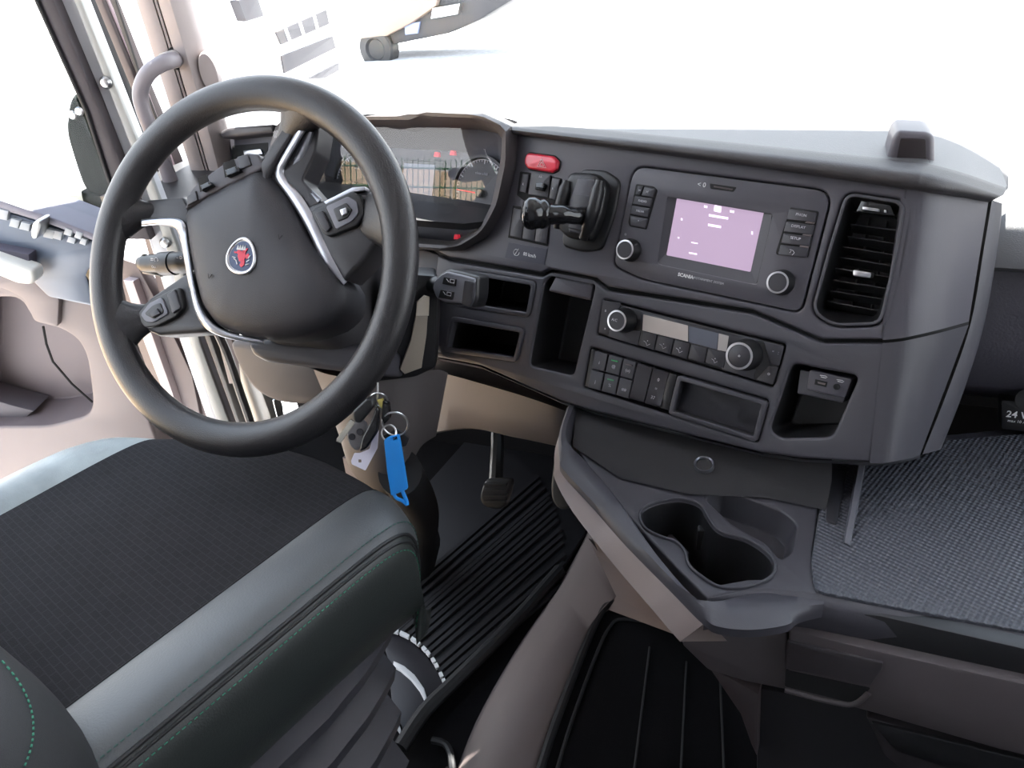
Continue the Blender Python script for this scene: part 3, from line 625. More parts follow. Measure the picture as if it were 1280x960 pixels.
# ------------------------------------------------------------------ usb socket plate in its niche
usb = thing('usb_socket_plate', 'grey plate with usb port and round aux jack in lower niche', 'socket', S.w(*S.l(1035, 500), -.02))
P(S, 'niche_shelf', DASH2, usb, [(1000, 462), (1066, 474), (1054, 504), (996, 492)], -.012, -.05, r=.002, bev=.002)
P(S, 'plate', DASH, usb, [(1012, 462), (1065, 474), (1056, 498), (1008, 487)], -.008, -.02, r=.003, bev=.0015)
P(S, 'usb_port', DARK, usb, [(1019, 474), (1034, 477.5), (1032.5, 484), (1018, 480.5)], -.0075, -.01, bev=.0002)
P(S, 'usb_tongue', TAUPE, usb, [(1022, 477), (1032, 479.3), (1031, 481.5), (1022, 479.2)], -.0071, -.009, bev=.0002)
MB().lathe(S.at(-.008), S.at(-.008).l(1046, 483.5), [(.0035, 0), (.0035, .0008), (.0022, .0008), (.002, .0002), (0, .0002)], 20).build('aux_jack', DARK, usb)
for x, y in ((1029, 470.5), (1050, 476)):
    MB().tube([S.p(x - 4, y - 1.5, -.0075), S.p(x + 3, y - .5, -.0075), S.p(x + 5, y + 1, -.0075), S.p(x + 3, y + 2, -.0075), S.p(x - 3, y + .5, -.0075)], .0004, 5).build('icon', WHITE, usb)
# ------------------------------------------------------------------ hazard and switch block
hz = thing('hazard_switch', 'red hazard warning button with white triangle above small switches', 'switch', S.w(*S.l(678, 215), 0))
hzp = rnd(SL((662, 191), (694, 195), (701, 202), (699, 213), (692, 217), (662, 212), (657, 205), (658, 196)), .003, 3)
MB().plate(S, off(hzp, .001), .0012, -.01, bev=.0005).build('surround', DARK, hz)
MB().plate(S, off(hzp, -.0005), .006, .0, bev=.004, seg=4).build('button', RED, hz, ang=60)
for s_ in (1, .5):
    pts = [S.p(677 + 5.5 * s_ * a, 204 + 5.5 * s_ * b + (1 if s_ < 1 else 0), .0066) for a, b in ((0, -1), (-.95, .75), (1, 1.05), (0, -1))]
    MB().tube(pts, .00035, 5).build('triangle', WHITE, hz)
sb = thing('dash_switch_block', 'block of grey switches under the red button with central rocker', 'switch panel', S.w(*S.l(674, 300), 0))
P(S, 'switch_well', DARK, sb, [(650, 214), (664, 216), (686, 220), (702, 223), (696, 252), (688, 262), (664, 258), (646, 244)], .001, -.005, r=.002, bev=.0005)
btn(S, [(664, 215), (688, 219), (685, 247), (660, 243)], .0035, 0, sb)
btn(S, [(653, 217), (661, 218), (657, 241), (649, 239)], .0035, 0, sb); btn(S, [(690, 222), (700, 224), (694, 250), (686, 248)], .0035, 0, sb)
P(S, 'rocker_nub', PIANO, sb, [(669, 228), (679, 228), (682, 232), (678, 239), (668, 237)], .009, .002, r=.001, bev=.002)
text('lettering', 'AA', S, (675.5, 221), .0038, .004, GREYP, sb); text('lettering', 'L', S, (654, 230), .0038, .004, GREYP, sb); text('lettering', 'R', S, (691, 236), .0038, .004, GREYP, sb)
P(S, 'blank_well', DARK, sb, [(641, 257), (650, 258), (690, 268), (684, 308), (635, 297)], .001, -.005, bev=.0005)
for q in range(3):
    x0, y0 = 637 + 15.6 * q, 296 + 3.3 * q
    btn(S, [(x0 + 4.5, y0 - 36), (x0 + 19, y0 - 33), (x0 + 14.6, y0 + 2), (x0, y0 - 1)], .003, 0, sb, nm='blank_switch')
P(S, 'speed_sign', mat('sticker', (58, 58, 70), .4), sb, [(636, 303), (684, 311), (680, 331), (631, 322)], .0008, -.001, bev=0, label='speed limit sticker')
text('lettering', '80 km/h', S, (662, 319), .0010, .0068, WHITE, sb, bold=.0001)
MB().tube([S.p(645.5 + 3.6 * math.cos(a), 315.5 + 4 * math.sin(a), .0011) for a in [i * .55 for i in range(10)]], .0004, 5).build('icon', WHITE, sb)
MB().tube([S.p(643, 319, .0011), S.p(648.5, 311, .0011)], .0004, 5).build('icon', WHITE, sb)
# ------------------------------------------------------------------ parking brake lever
pb = thing('parking_brake_lever', 'black parking brake lever with chunky knob sticking out beside the screen', 'brake lever', S.w(*S.l(735, 300), 0))
P(S, 'base_plate', BLK, pb, [(727, 211), (757, 213), (775, 226), (768, 268), (752, 312), (730, 315), (704, 309), (702, 298), (712, 240)], .004, -.004, r=.008, bev=.003, seg=3)
P(S, 'housing', PIANO if 0 else BLK, pb, [(718, 216), (750, 218), (764, 232), (757, 268), (744, 303), (714, 298), (700, 284), (706, 240)], .018, 0, r=.008, bev=.008, seg=4, hat=.004, ang=50)
P(S, 'inner_face', DASH2, pb, [(722, 222), (744, 224), (737, 262), (732, 294), (710, 290), (712, 250)], .0215, .01, r=.003, bev=.002)
P(S, 'step_plate', BTN, pb, [(718, 242), (738, 245), (732, 290), (710, 285)], .0235, .02, r=.002, bev=.001)
for a, b, c in (((709, 226, .018), (700, 262, .02), (697, 284, .012)), ((750, 226, .026), (740, 268, .03), (729, 298, .02))):
    MB().tube(cat([S.p(a[0], a[1], a[2]), S.p(b[0], b[1], b[2]), S.p(c[0], c[1], c[2])], 6), [.006, .0085, .008, .006], 12).build('guard_rib', BLK, pb)
lv = cat([S.p(732, 268, .02), S.p(722, 270, .034), S.p(705, 268, .05), S.p(690, 268, .062), S.p(680, 268, .070)], 4)
MB().tube(lv, [.010, .011, .011, .0125, .013, .012], 16).build('lever', PIANO, pb, ang=60)
kc = S.p(668, 267, .078); ax1 = (S.p(688, 262, .07) - S.p(690, 268, .062))
km = MB(); nb = 14
kd = (S.p(664, 267, .082) - S.p(684, 268, .066)).normalized(); ku = S.v.copy(); ku = (ku - ku.dot(kd) * kd).normalized(); kr = kd.cross(ku)
km.rings([[kc + kd * z + (ku * math.sin(t) * 1.22 + kr * math.cos(t) * .95) * r for t in [i * 2 * math.pi / 20 for i in range(20)]] for z, r in ((-.02, .0115), (-.016, .0145), (-.010, .0155), (-.008, .0148), (-.005, .0155), (.002, .017), (.009, .016), (.014, .012), (.0165, .006), (.017, .0005))], True, True)
km.build('knob', PIANO, pb, ang=60)
# ================================================================== INSTRUMENT CLUSTER
clu = thing('instrument_cluster', 'instrument cluster with hooded glass, round rev counter and red needle', 'instrument cluster', CL.p(560, 300, -.02))
gl = [(372, 170), (395, 161), (500, 162), (517, 165), (532, 162), (600, 162), (628, 168), (626, 200), (614, 256), (600, 284), (566, 302), (532, 298), (470, 290), (420, 292), (380, 280)]
outr = [(338, 180), (346, 152), (385, 144), (440, 143), (513, 142), (526, 136), (603, 141), (638, 158), (638, 205), (627, 256), (607, 293), (572, 314), (530, 312), (440, 312), (370, 300), (345, 250)]
gi = resample(CL.L(gl, 0), 120); lipi = resample(CL.L([(362, 168), (395, 154), (440, 150), (513, 150), (526, 145), (602, 148), (633, 162), (632, 205), (621, 256), (602, 289), (569, 308), (530, 305), (440, 300), (375, 290)], .05), 120)
go = resample(CL.L(outr, .045), 120); gb = resample(CL.L(outr, -.02), 120)
hoodm = mat('cluster_hood', (64, 60, 62), .5, bump=.2, scale=800)
MB().rings([[CL.w(a, b, .0) for a, b in gi], [CL.w(a, b, .03) for a, b in [(x * .5 + y * .5, z * .5 + q * .5) for (x, z), (y, q) in zip(gi, lipi)]], [CL.w(a, b, .052) for a, b in lipi], [CL.w(a, b, .054) for a, b in [(x * .5 + y * .5, z * .5 + q * .5) for (x, z), (y, q) in zip(go, lipi)]], [CL.w(a, b, .045) for a, b in go], [CL.w(a, b, -.03) for a, b in go]]).build('hood', hoodm, clu, ang=50)
MB().plate(CL, gb, -.03, -.035, bev=0).build('back_plate', mat('cluster_face', (58, 60, 70), .6), clu)
def dial(cx, cy, r, name, nums, a0, a1, vals, needle, lab):
    f = CL.at(-.026); c = f.l(cx, cy)
    dd = MB().lathe(f, c, [(r * 1.12, 0), (r * 1.12, .006), (r * 1.04, .006), (r * 1.02, .001), (0, .001)], 48).build(name, BLK, clu); dd['label'] = lab
    tk = MB(); n = 40
    for i in range(n + 1):
        a = math.radians(a0 + (a1 - a0) * i / n); l_ = .86 if i % 5 == 0 else .92; wd = .0009 if i % 5 == 0 else .0005
        u = V3((math.cos(a), math.sin(a))); v = V3((-u.y, u.x))
        q = [(c[0] + u.x * k1 * r + v.x * s_, c[1] + u.y * k1 * r + v.y * s_) for k1, s_ in ((l_, -wd), (.98, -wd), (.98, wd), (l_, wd))]
        tk.add([f.w(x, y, .0015) for x, y in q], [(0, 1, 2, 3)])
    tk.build('tick_marks', GREYP, dd)
    ar = MB(); ar.loft([[f.w(c[0] + r * k * math.cos(t), c[1] + r * k * math.sin(t), .0015) for k in (.975, .995)] for t in [math.radians(a0 + (a1 - a0) * i / 60) for i in range(61)]]).build('scale_arc', GREYP, dd)
    for i, s_ in enumerate(nums):
        a = math.radians(a0 + (a1 - a0) * i / (len(nums) - 1))
        text('numeral', s_, f, (c[0] + .70 * r * math.cos(a), c[1] + .70 * r * math.sin(a)), .0016, r * .2, WHITE, dd)
    a = math.radians(needle); MB().tube([f.w(c[0], c[1], .006), f.w(c[0] + .92 * r * math.cos(a), c[1] + .92 * r * math.sin(a), .004)], [.0014, .0007], 8).build('needle', REDM, dd)
    MB().lathe(f, c, [(r * .13, .001), (r * .13, .008), (r * .1, .009), (0, .009)], 20).build('needle_hub', BLK, dd)
    return dd
rr = (V3(CL.l(600, 200, -.026) + (0,)) - V3(CL.l(600, 243, -.026) + (0,))).length
d1 = dial(602, 242, rr, 'rev_counter', ['0', '5', '10', '15', '20', '25', '30'], 215, -35, None, 180, 'round rev counter with red needle')
text('lettering', 'r/min x100', CL.at(-.024), (602, 217), 0, .0055, GREYP, d1)
P(CL, 'trip_display', LCDB, d1, [(587, 258), (611, 262), (608, 284), (585, 280)], -.023, -.025, bev=0)
text('lettering', '12:30', CL.at(-.0228), (600, 264), 0, .006, GREYP, d1)
d2 = dial(446, 232, rr, 'speedometer', ['0', '20', '40', '60', '80', '100', '120'], 215, -35, None, 214, 'round speedometer behind the wheel rim')
text('lettering', 'km/h', CL.at(-.024), (446, 210), 0, .0055, GREYP, d2)
P(CL, 'display_frame', BLK, clu, [(503, 200), (554, 202), (544, 276), (500, 274)], -.022, -.03, r=.004, bev=.001)
P(CL, 'centre_display', LCDB, clu, [(505, 204), (544, 206), (537, 271), (500, 270)], -.0212, -.0225, r=.002, bev=0, label='lit grey display')
for x, y in ((545, 193), (565, 191), (570, 296)):
    P(CL, 'warning_lamp', REDM, clu, [(x - 2, y - 3), (x + 2, y - 3), (x + 3, y + 3), (x - 3, y + 3)], -.022, -.028, r=.001, bev=0)
cg = bpy.data.materials.new('cluster_glass'); cg.use_nodes = True; n = cg.node_tree.nodes; l = cg.node_tree.links; n.remove(n['Principled BSDF'])
mx = n.new('ShaderNodeMixShader'); mx.inputs[0].default_value = .06; t_ = n.new('ShaderNodeBsdfTransparent'); t_.inputs[0].default_value = (.85, .85, .88, 1); g_ = n.new('ShaderNodeBsdfGlossy'); g_.inputs['Roughness'].default_value = .0
l.new(t_.outputs[0], mx.inputs[1]); l.new(g_.outputs[0], mx.inputs[2]); l.new(mx.outputs[0], n['Material Output'].inputs[0])
LN = V3((.14, -.98, .13)).normalized(); lm_ = MB(); lc = CL.w(sum(a for a, b in gi) / len(gi), sum(b for a, b in gi) / len(gi), .014)
def onl(a, b):
    p = CL.w(a, b, 0); return p + CL.n * ((lc - p).dot(LN) / CL.n.dot(LN))
lp_ = [onl(a, b) for a, b in gi]; lm_.add(lp_, [tuple(range(len(lp_)))]); lm_.build('lens', cg, clu)
# dash pod with vent left of the cluster
pod = thing('corner_vent', 'small corner air vent behind the wheel, next to the windscreen pillar', 'air vent', CL.p(310, 230, -.02))
P(CL, 'vent_box', DASH, pod, [(280, 170), (345, 163), (350, 290), (300, 300), (284, 240)], .0, -.10, bev=.004, r=.006)
P(CL, 'vent_hood', hoodm, pod, [(274, 164), (284, 159), (340, 155), (342, 166), (286, 172), (276, 173)], .03, -.08, r=.006, bev=.006, seg=3)
P(CL, 'vent_opening', DARK, pod, [(290, 182), (335, 178), (334, 205), (290, 215)], .001, -.004, r=.003, bev=.001)
P(CL, 'vent_tab', CHROME, pod, [(303, 188), (325, 186), (328, 193), (305, 195)], .006, 0, r=.003, bev=.002)
for y in (199, 206): P(CL, 'slat', RUB, pod, [(292, y), (333, y - 4), (333, y - 2), (292, y + 2)], .003, -.003, bev=.0005)
# lower dash behind the steering column
P(Fr(S.p(560, 330, -.012), V3((1, 0, 0)), SN), 'column_surround', DASH2, dash, [(345, 300), (440, 310), (530, 312), (548, 318), (540, 400), (536, 455), (505, 470), (440, 460), (380, 440), (350, 400)], -.012, -.03, bev=.004)
# ================================================================== STEERING COLUMN
col = thing('steering_column', 'dark steering column shroud with ignition lock and pale trim sliver', 'steering column', W.w(.05, -.1, -.25))
def rr_(cx, cy, w_, h_, r, seg=4): return rnd(rect(cx, cy, w_, h_), r, seg)
secs = []
for h, cx, cy, w_, h_ in ((-.045, .03, -.01, .12, .11), (-.055, .03, -.01, .14, .13), (-.12, .032, -.015, .15, .15), (-.20, .035, -.02, .15, .15), (-.27, .04, -.03, .15, .15), (-.34, .04, -.04, .14, .15)):
    secs.append([W.w(a, b, h) for a, b in rr_(cx, cy, w_, h_, .04, 5)])
MB().rings(secs, True, True).build('shroud', mat('column_plastic', (58, 56, 58), .45, bump=.1, scale=800), col, ang=50)
P(W, 'lower_shroud', DASH2, col, [(308, 428), (330, 424), (400, 430), (470, 430), (478, 440), (474, 470), (440, 466), (330, 452), (314, 444)], -.10, -.22, r=.008, bev=.008, seg=3, hat=-.10, ang=50)
il = W.at(-.135)
P(il, 'lock_housing', BLK, col, [(415, 420), (445, 395), (475, 395), (480, 462), (450, 468), (412, 452)], .012, -.05, r=.01, bev=.004)
ig = MB().lathe(il, il.l(441, 436), [(.018, .01), (.018, .016), (.015, .018), (.013, .014), (.009, .014), (.008, .018), (0, .018)], 28).build('ignition_lock', PIANO, col)
SF = Fr(il.p(520, 420, -.01), V3((.6, .8, 0)), V3((.75, -.66, .1)))
P(SF, 'sunlit_blade', mat('sunlit_blade', (150, 140, 128), .5), col, [(523, 377), (536, 377), (533, 420), (527, 460), (506, 468), (500, 462), (514, 425)], .004, -.002, bev=.001, label='vertical trim sliver with sunlight put into its pale colour')  # sliver on the column; the sun patch is painted as its pale colour
P(SF, 'blade_tip', mat('blade_tip', (200, 190, 175), .5), col, [(521, 378), (530, 370), (537, 372), (536, 395), (520, 395)], .008, .004, bev=.001)
P(SF, 'shroud_side', BLK, col, [(480, 340), (548, 345), (545, 460), (520, 472), (470, 478), (470, 400)], -.006, -.04, r=.006, bev=.004)
# right hand stalk
RS = Fr(il.p(570, 362, .01), V3((.95, .3, 0)), V3((.12, -.93, .36)))
stk = MB().tube(cat([RS.p(505, 345, -.03), RS.p(525, 352, -.015), RS.p(545, 356, -.004), RS.p(560, 360, .0)], 5), [.008, .010, .0115, .011], 14).build('right_stalk', BLK, col)
sp = rnd(RS.L([(552, 340), (560, 336), (586, 342), (598, 346), (597, 372), (592, 386), (578, 382), (556, 381), (545, 374), (540, 360), (543, 348)], .012), .004, 4)
MB().plate(RS, sp, .014, -.012, bev=.007, seg=4).build('stalk_head', BLK, stk, ang=60)
MB().plate(RS, off(sp, -.003), .0158, .01, bev=.0025, seg=2).build('stalk_face', mat('stalk_grey', (120, 122, 130), .35), stk, ang=60)
for pts in ([(556, 346), (571, 349), (570, 358), (554, 355)], [(552, 362), (568, 365), (566, 375), (549, 372)]):
    b = P(RS, 'stalk_button', BLK, stk, pts, .0185, .015, r=.001, bev=.0008, hat=.016)
    x, y = pts[0]; P(RS, 'icon', GREYP, b, [(x + 7, y + 2.5), (x + 12, y + 3.5), (x + 11.5, y + 8), (x + 6.5, y + 7)], .019, .0183, bev=0) if 0 else None
    MB().tube([RS.p(x + 7, y + 3, .019), RS.p(x + 12, y + 4, .019), RS.p(x + 11.5, y + 8, .019), RS.p(x + 6.5, y + 7, .019), RS.p(x + 7, y + 3, .019)], .0005, 5).build('stalk_icon', GREYP, stk)
    MB().tube([RS.p(x + 2, y + 2.5, .019), RS.p(x + 5, y + 6.5, .019)], .0004, 5).build('stalk_icon', WHITE, stk)
P(RS, 'end_button', BTN, stk, [(582, 350), (594, 352), (592, 376), (588, 384), (578, 380)], .019, .014, r=.002, bev=.0015, hat=.016)
# left hand stalk
LF = Fr(W.p(200, 328, -.07), AX, -BX + ZX * .4)
lst = MB().tube(cat([LF.p(244, 327, .0), LF.p(228, 328, 0), LF.p(212, 329, .0), LF.p(192, 330, 0), (LF.p(176, 329, 0))], 5), [.0125, .0135, .0145, .0145, .0145, .0135, .013, .0125, .009], 16).build('left_stalk', BLK, col, ang=60)
MB().tube([LF.p(218, 329, 0), LF.p(203, 330, 0)], .0158, 16).build('stalk_ring', BTN, lst, ang=50)
P(LF, 'stalk_rim', mat('stalk_edge', (150, 140, 128), .5), lst, [(172, 326), (177, 317), (180, 317), (176, 327), (181, 339), (200, 344), (200, 346), (178, 342)], .006, .001, bev=.001)
text('stalk_mark', '=O', LF, (193, 325), .0150, .010, GREYP, lst); text('stalk_mark', 'oo', LF, (192, 333), .0152, .007, GREYP, lst); text('stalk_mark', '-- D', LF, (224, 322), .0148, .006, GREYP, lst)
# ================================================================== STEERING WHEEL
sw = thing('steering_wheel', 'dark four-spoke steering wheel turned to the left, with silver trims and round badge', 'steering wheel', W.w(0, 0, -.03))
rm = MB(); NR = 128; rings = []
for i in range(NR + 1):
    a = 2 * math.pi * i / NR; u = W.u * math.cos(a) + W.v * math.sin(a)
    rings.append([W.o + u * (.2035 + .0205 * math.cos(t)) + W.n * .0165 * math.sin(t) for t in [k * 2 * math.pi / 20 for k in range(20)]])
rm.rings(rings).build('rim', RIM, sw, ang=60)
def wl(x, y, h=0): return V3(W.l(x, y, h) + (h,))
def onrim(x, y):
    a, b = W.l(x, y, 0); r = math.hypot(a, b); return V3((a / r, b / r))
# rubber roots where the spokes leave the rim
def root(px, tgt, h1, w0=.044, w1=.015):
    u = onrim(*px); c0 = V3((u.x * .199, u.y * .199, 0)); tg = V3(W.l(*tgt, h1) + (h1,)); rings = []
    side = V3((-u.y, u.x, 0)); K = 8
    for k in range(K + 1):
        t = k / K; c = c0.lerp(tg, t); d_ = (tg - c0).normalized(); s2 = V3((-d_.y, d_.x, 0)).normalized()
        s2 = side.lerp(s2 if s2.dot(side) > 0 else -s2, t).normalized()
        ww = w1 + (w0 - w1) * (1 - t) ** 2.2; hh = .0162 - .006 * t
        rings.append([W.w(*((c + s2 * ww * math.cos(a)).to_2d()), c.z + hh * math.sin(a)) for a in [q * 2 * math.pi / 18 for q in range(18)]])
    MB().rings(rings, True, True).build('spoke_root', RIM, sw, ang=60)
root((378, 138), (356, 178), -.022, .05, .014); root((142, 272), (200, 262), -.020, .045, .012); root((150, 405), (196, 394), -.020, .05, .017); root((500, 268), (452, 270), -.024, .055, .026)
BK = -.022
SPK = mat('spoke_plastic', (46, 45, 48), .45, bump=.15, scale=800)
def WP(name, m, pts, h1, h0, r=.004, bev=.003, seg=3, ang=50, par=None, label=None): return P(W, name, m, par or sw, pts, h1, h0, r=r, bev=bev, seg=seg, ang=ang, label=label)
WP('spoke', SPK, [(357, 152), (400, 150), (394, 190), (378, 225), (402, 252), (388, 262), (350, 236), (322, 206)], -.014, -.045)
WP('spoke', SPK, [(182, 250), (229, 246), (236, 262), (244, 300), (232, 300), (222, 282), (180, 276)], -.010, -.035)
WP('spoke', SPK, [(176, 382), (186, 372), (236, 338), (246, 360), (262, 400), (272, 410), (250, 416), (196, 420), (180, 412)], -.010, -.04, bev=.006)
WP('spoke', SPK, [(376, 260), (440, 236), (460, 240), (482, 264), (476, 296), (452, 330), (430, 352), (405, 312)], -.012, -.05, bev=.006)
WP('spoke_plate', SPK, [(357, 153), (368, 163), (341, 206), (330, 226), (324, 206)], -.006, -.03, r=.002)
# satin trims
def band(name, left, rgt, h, par=None, m=CHROME):
    n = 5; A_ = cat([V3((x, y, 0)) for x, y in left], n); B_ = cat([V3((x, y, 0)) for x, y in rgt], n)
    hs_ = h if isinstance(h, list) else [h] * len(left)
    rows = []
    for i, (a, b) in enumerate(zip(A_, B_)):
        t = i / n; k = min(int(t), len(hs_) - 2); hh = hs_[k] + (hs_[k + 1] - hs_[k]) * (t - k); mx_ = (a + b) / 2
        rows.append([W.p(a.x, a.y, hh - .010), W.p(a.x, a.y, hh), W.p(a.x * .8 + b.x * .2, a.y * .8 + b.y * .2, hh + .0022), W.p(mx_.x, mx_.y, hh + .003), W.p(a.x * .2 + b.x * .8, a.y * .2 + b.y * .8, hh + .0022), W.p(b.x, b.y, hh), W.p(b.x, b.y, hh - .010)])
    return MB().loft(rows).build(name, m, par or sw, ang=50)
TRIM = mat('satin_trim', (176, 178, 184), .32, metal=.9)
band('trim_strip', [(371, 163), (350, 198), (342, 212), (345, 226), (358, 244), (380, 280), (404, 330), (424, 362)], [(382, 164), (362, 198), (355, 214), (360, 226), (376, 244), (394, 274), (416, 320), (436, 350)], [-.006, -.010, -.014, -.014, -.012, -.012, -.014, -.02], m=TRIM)
band('trim_arm', [(383, 163), (366, 196), (358, 214), (372, 232), (396, 254)], [(392, 166), (382, 196), (366, 214), (380, 228), (402, 248)], [-.012, -.016, -.018, -.018, -.016], m=mat('satin_trim_dim', (120, 122, 128), .4, metal=.8))
band('trim_strip', [(177, 274), (200, 272), (222, 273), (232, 282), (237, 310), (243, 350), (252, 384), (266, 404), (290, 416), (330, 424)], [(177, 283), (200, 281), (216, 283), (223, 292), (229, 318), (235, 352), (243, 388), (259, 412), (288, 424), (330, 431)], [-.004, -.005, -.005, -.004, -.004, -.004, -.005, -.006, -.010, -.018], m=TRIM)
# hub pad: domed cover
hub = [(231, 264), (262, 243), (300, 222), (326, 210), (340, 222), (362, 255), (385, 300), (410, 332), (432, 362), (430, 390), (412, 408), (380, 420), (340, 426), (305, 421), (272, 408), (254, 384), (245, 350), (237, 310)]
hp = rnd(W.L(hub, -.012), .006, 3); hp = resample(hp, 90); cx = sum(p[0] for p in hp) / 90; cy = sum(p[1] for p in hp) / 90
prof = [(1.0, -.06), (1.0, -.018), (.985, -.012), (.955, -.007), (.90, -.002), (.80, .003), (.6, .007), (.35, .009), (.12, .0095), (.0, .0095)]
MB().rings([[W.w(cx + (a - cx) * k, cy + (b - cy) * k, h) for a, b in hp] for k, h in prof]).build('hub_cover', PAD, sw, ang=60)
# switch strip on top of the hub
WP('hub_switch_strip', mat('strip_grey', (72, 70, 76), .5), [(231, 262), (236, 240), (246, 228), (275, 207), (308, 191), (322, 192), (330, 206), (327, 211), (262, 243)], -.006, -.035, r=.003, bev=.003)
for a in ([(247, 223), (258, 218), (263, 232), (250, 240)], [(278, 204), (292, 199), (298, 214), (281, 222)]):
    b = WP('toggle_well', DARK, a, -.0055, -.01, r=.001, bev=.0003)
    c = [(x + 2, y + 8 if i < 2 else y - 1) for i, (x, y) in enumerate(a)]
    WP('toggle', PIANO, c, .001, -.006, r=.001, bev=.002, par=b)
for a in ([(233, 246), (244, 238), (247, 250), (234, 257)], [(296, 196), (309, 192), (314, 206), (300, 212)]):
    WP('hub_button', BTN, a, -.004, -.008, r=.001, bev=.001)
# right button pod
rp2 = WP('button_pod', BLK, [(388, 264), (408, 254), (440, 238), (452, 246), (456, 266), (446, 282), (410, 296), (402, 290)], -.006, -.014, r=.004, bev=.002)
WP('pod_button', BTN, [(393, 267), (402, 262), (413, 284), (408, 290), (402, 285)], -.003, -.007, r=.002, bev=.001, par=rp2)
WP('pod_button', mat('pod_grey', (108, 108, 116), .4), [(407, 258), (435, 245), (446, 252), (448, 266), (440, 276), (420, 287)], -.004, -.007, r=.003, bev=.001, par=rp2)
WP('pod_centre', BLK, [(416, 261), (432, 253), (440, 262), (434, 272), (422, 277)], -.0025, -.005, r=.002, bev=.001, par=rp2); WP('pod_nub', CHROME, [(424, 262), (432, 259), (434, 266), (427, 270)], .0, -.004, r=.001, bev=.001, par=rp2)
WP('silver_edge', TRIM, [(404, 252), (440, 234), (456, 233), (456, 238), (442, 240), (408, 256)], -.009, -.02, r=.001, bev=.001)
# left button pod
lp2 = WP('button_pod', BLK, [(170, 394), (182, 378), (214, 362), (224, 358), (229, 384), (220, 396), (196, 408), (180, 410)], -.004, -.012, r=.005, bev=.002)
WP('pod_button', mat('pod_grey', (108, 108, 116)), [(175, 393), (186, 379), (202, 371), (210, 392), (192, 403), (182, 403)], -.002, -.006, r=.004, bev=.001, par=lp2)
WP('pod_centre', BLK, [(180, 392), (190, 382), (200, 378), (205, 390), (192, 399)], -.001, -.004, r=.003, bev=.001, par=lp2); WP('pod_nub', BTN, [(186, 390), (196, 385), (200, 392), (190, 397)], .001, -.004, r=.001, bev=.001, par=lp2)
WP('pod_button', BTN, [(208, 368), (218, 361), (225, 385), (215, 392)], -.001, -.006, r=.002, bev=.001, par=lp2)
# badge: silver three-armed ring, blue field, red crowned beast
bc = wl(302, 321, .010); NB = 72
BFr = W.at(.0095)
def br(t): return .0205 * (1 + .05 * math.cos(3 * (t - math.radians(80))))
bo = [(bc.x + br(t) * math.cos(t), bc.y + br(t) * 1.06 * math.sin(t)) for t in [i * 2 * math.pi / NB for i in range(NB)]]
bi = [(bc.x + (x - bc.x) * .84, bc.y + (y - bc.y) * .84) for x, y in bo]
badge = MB().plate(BFr, bo, .0022, -.002, [bi], .0012).build('badge', CHROME, sw, ang=60); badge['label'] = 'round silver and blue badge'
MB().plate(BFr, bi, .0008, -.002, bev=0).build('badge_field', mat('badge_blue', (40, 60, 100), .3), badge)
MB().plate(BFr, bi, .0010, .0007, [off(bi, -.0009)], 0).build('badge_line', WHITE, badge)
gr = MB()
def blob(pts, h=.0018):
    k = .0165
    gr.plate(BFr, rnd([(bc.x + x * k, bc.y + y * k) for x, y in pts], .0006, 2), h, .0006, bev=0)
REDG = mat('badge_red', (205, 45, 70), .4)
blob([(-.30, .05), (-.1, -.35), (.25, -.3), (.4, .05), (.25, .35), (-.1, .4)])
blob([(-.45, .3), (-.25, .15), (-.05, .35), (-.2, .5)])
blob([(-.62, .25), (-.42, .2), (-.4, .32), (-.6, .36)])
blob([(.1, -.2), (.35, -.25), (.3, -.6), (.1, -.75), (-.05, -.6)])
blob([(.3, .1), (.6, .25), (.7, .0), (.45, -.15)]); blob([(.05, .3), (.3, .25), (.5, .6), (.2, .6)])
gr.build('badge_figure', REDG, badge)
cw = MB()
for x0 in (-.42, -.22, -.02, .18): cw.plate(BFr, [(bc.x + (x0) * .0165, bc.y + .55 * .0165), (bc.x + (x0 + .16) * .0165, bc.y + .55 * .0165), (bc.x + (x0 + .08) * .0165, bc.y + .82 * .0165)], .0019, .0006, bev=0)
cw.plate(BFr, [(bc.x - .42 * .0165, bc.y + .47 * .0165), (bc.x + .34 * .0165, bc.y + .47 * .0165), (bc.x + .34 * .0165, bc.y + .57 * .0165), (bc.x - .42 * .0165, bc.y + .57 * .0165)], .0019, .0006, bev=0)
for x0, y0, an in ((.5, -.35, .6), (.45, -.55, .2), (-.35, -.3, 2.6), (-.45, -.1, 2.9), (.62, -.1, 1), (-.25, -.55, 2)):
    cw.tube([BFr.w(bc.x + x0 * .0165, bc.y + y0 * .0165, .0018), BFr.w(bc.x + (x0 + .28 * math.cos(an)) * .0165, bc.y + (y0 + .28 * math.sin(an)) * .0165, .0018)], .0006, 5)
cw.build('badge_crown', WHITE, badge)
for x, y in ((262, 345), (350, 296)):
    MB().tube([W.p(x - 2, y - 3, .0085), W.p(x - 1, y + 3, .0085), W.p(x + 3, y - 2, .0085)], .0005, 5).build('hub_mark', DARK, sw)
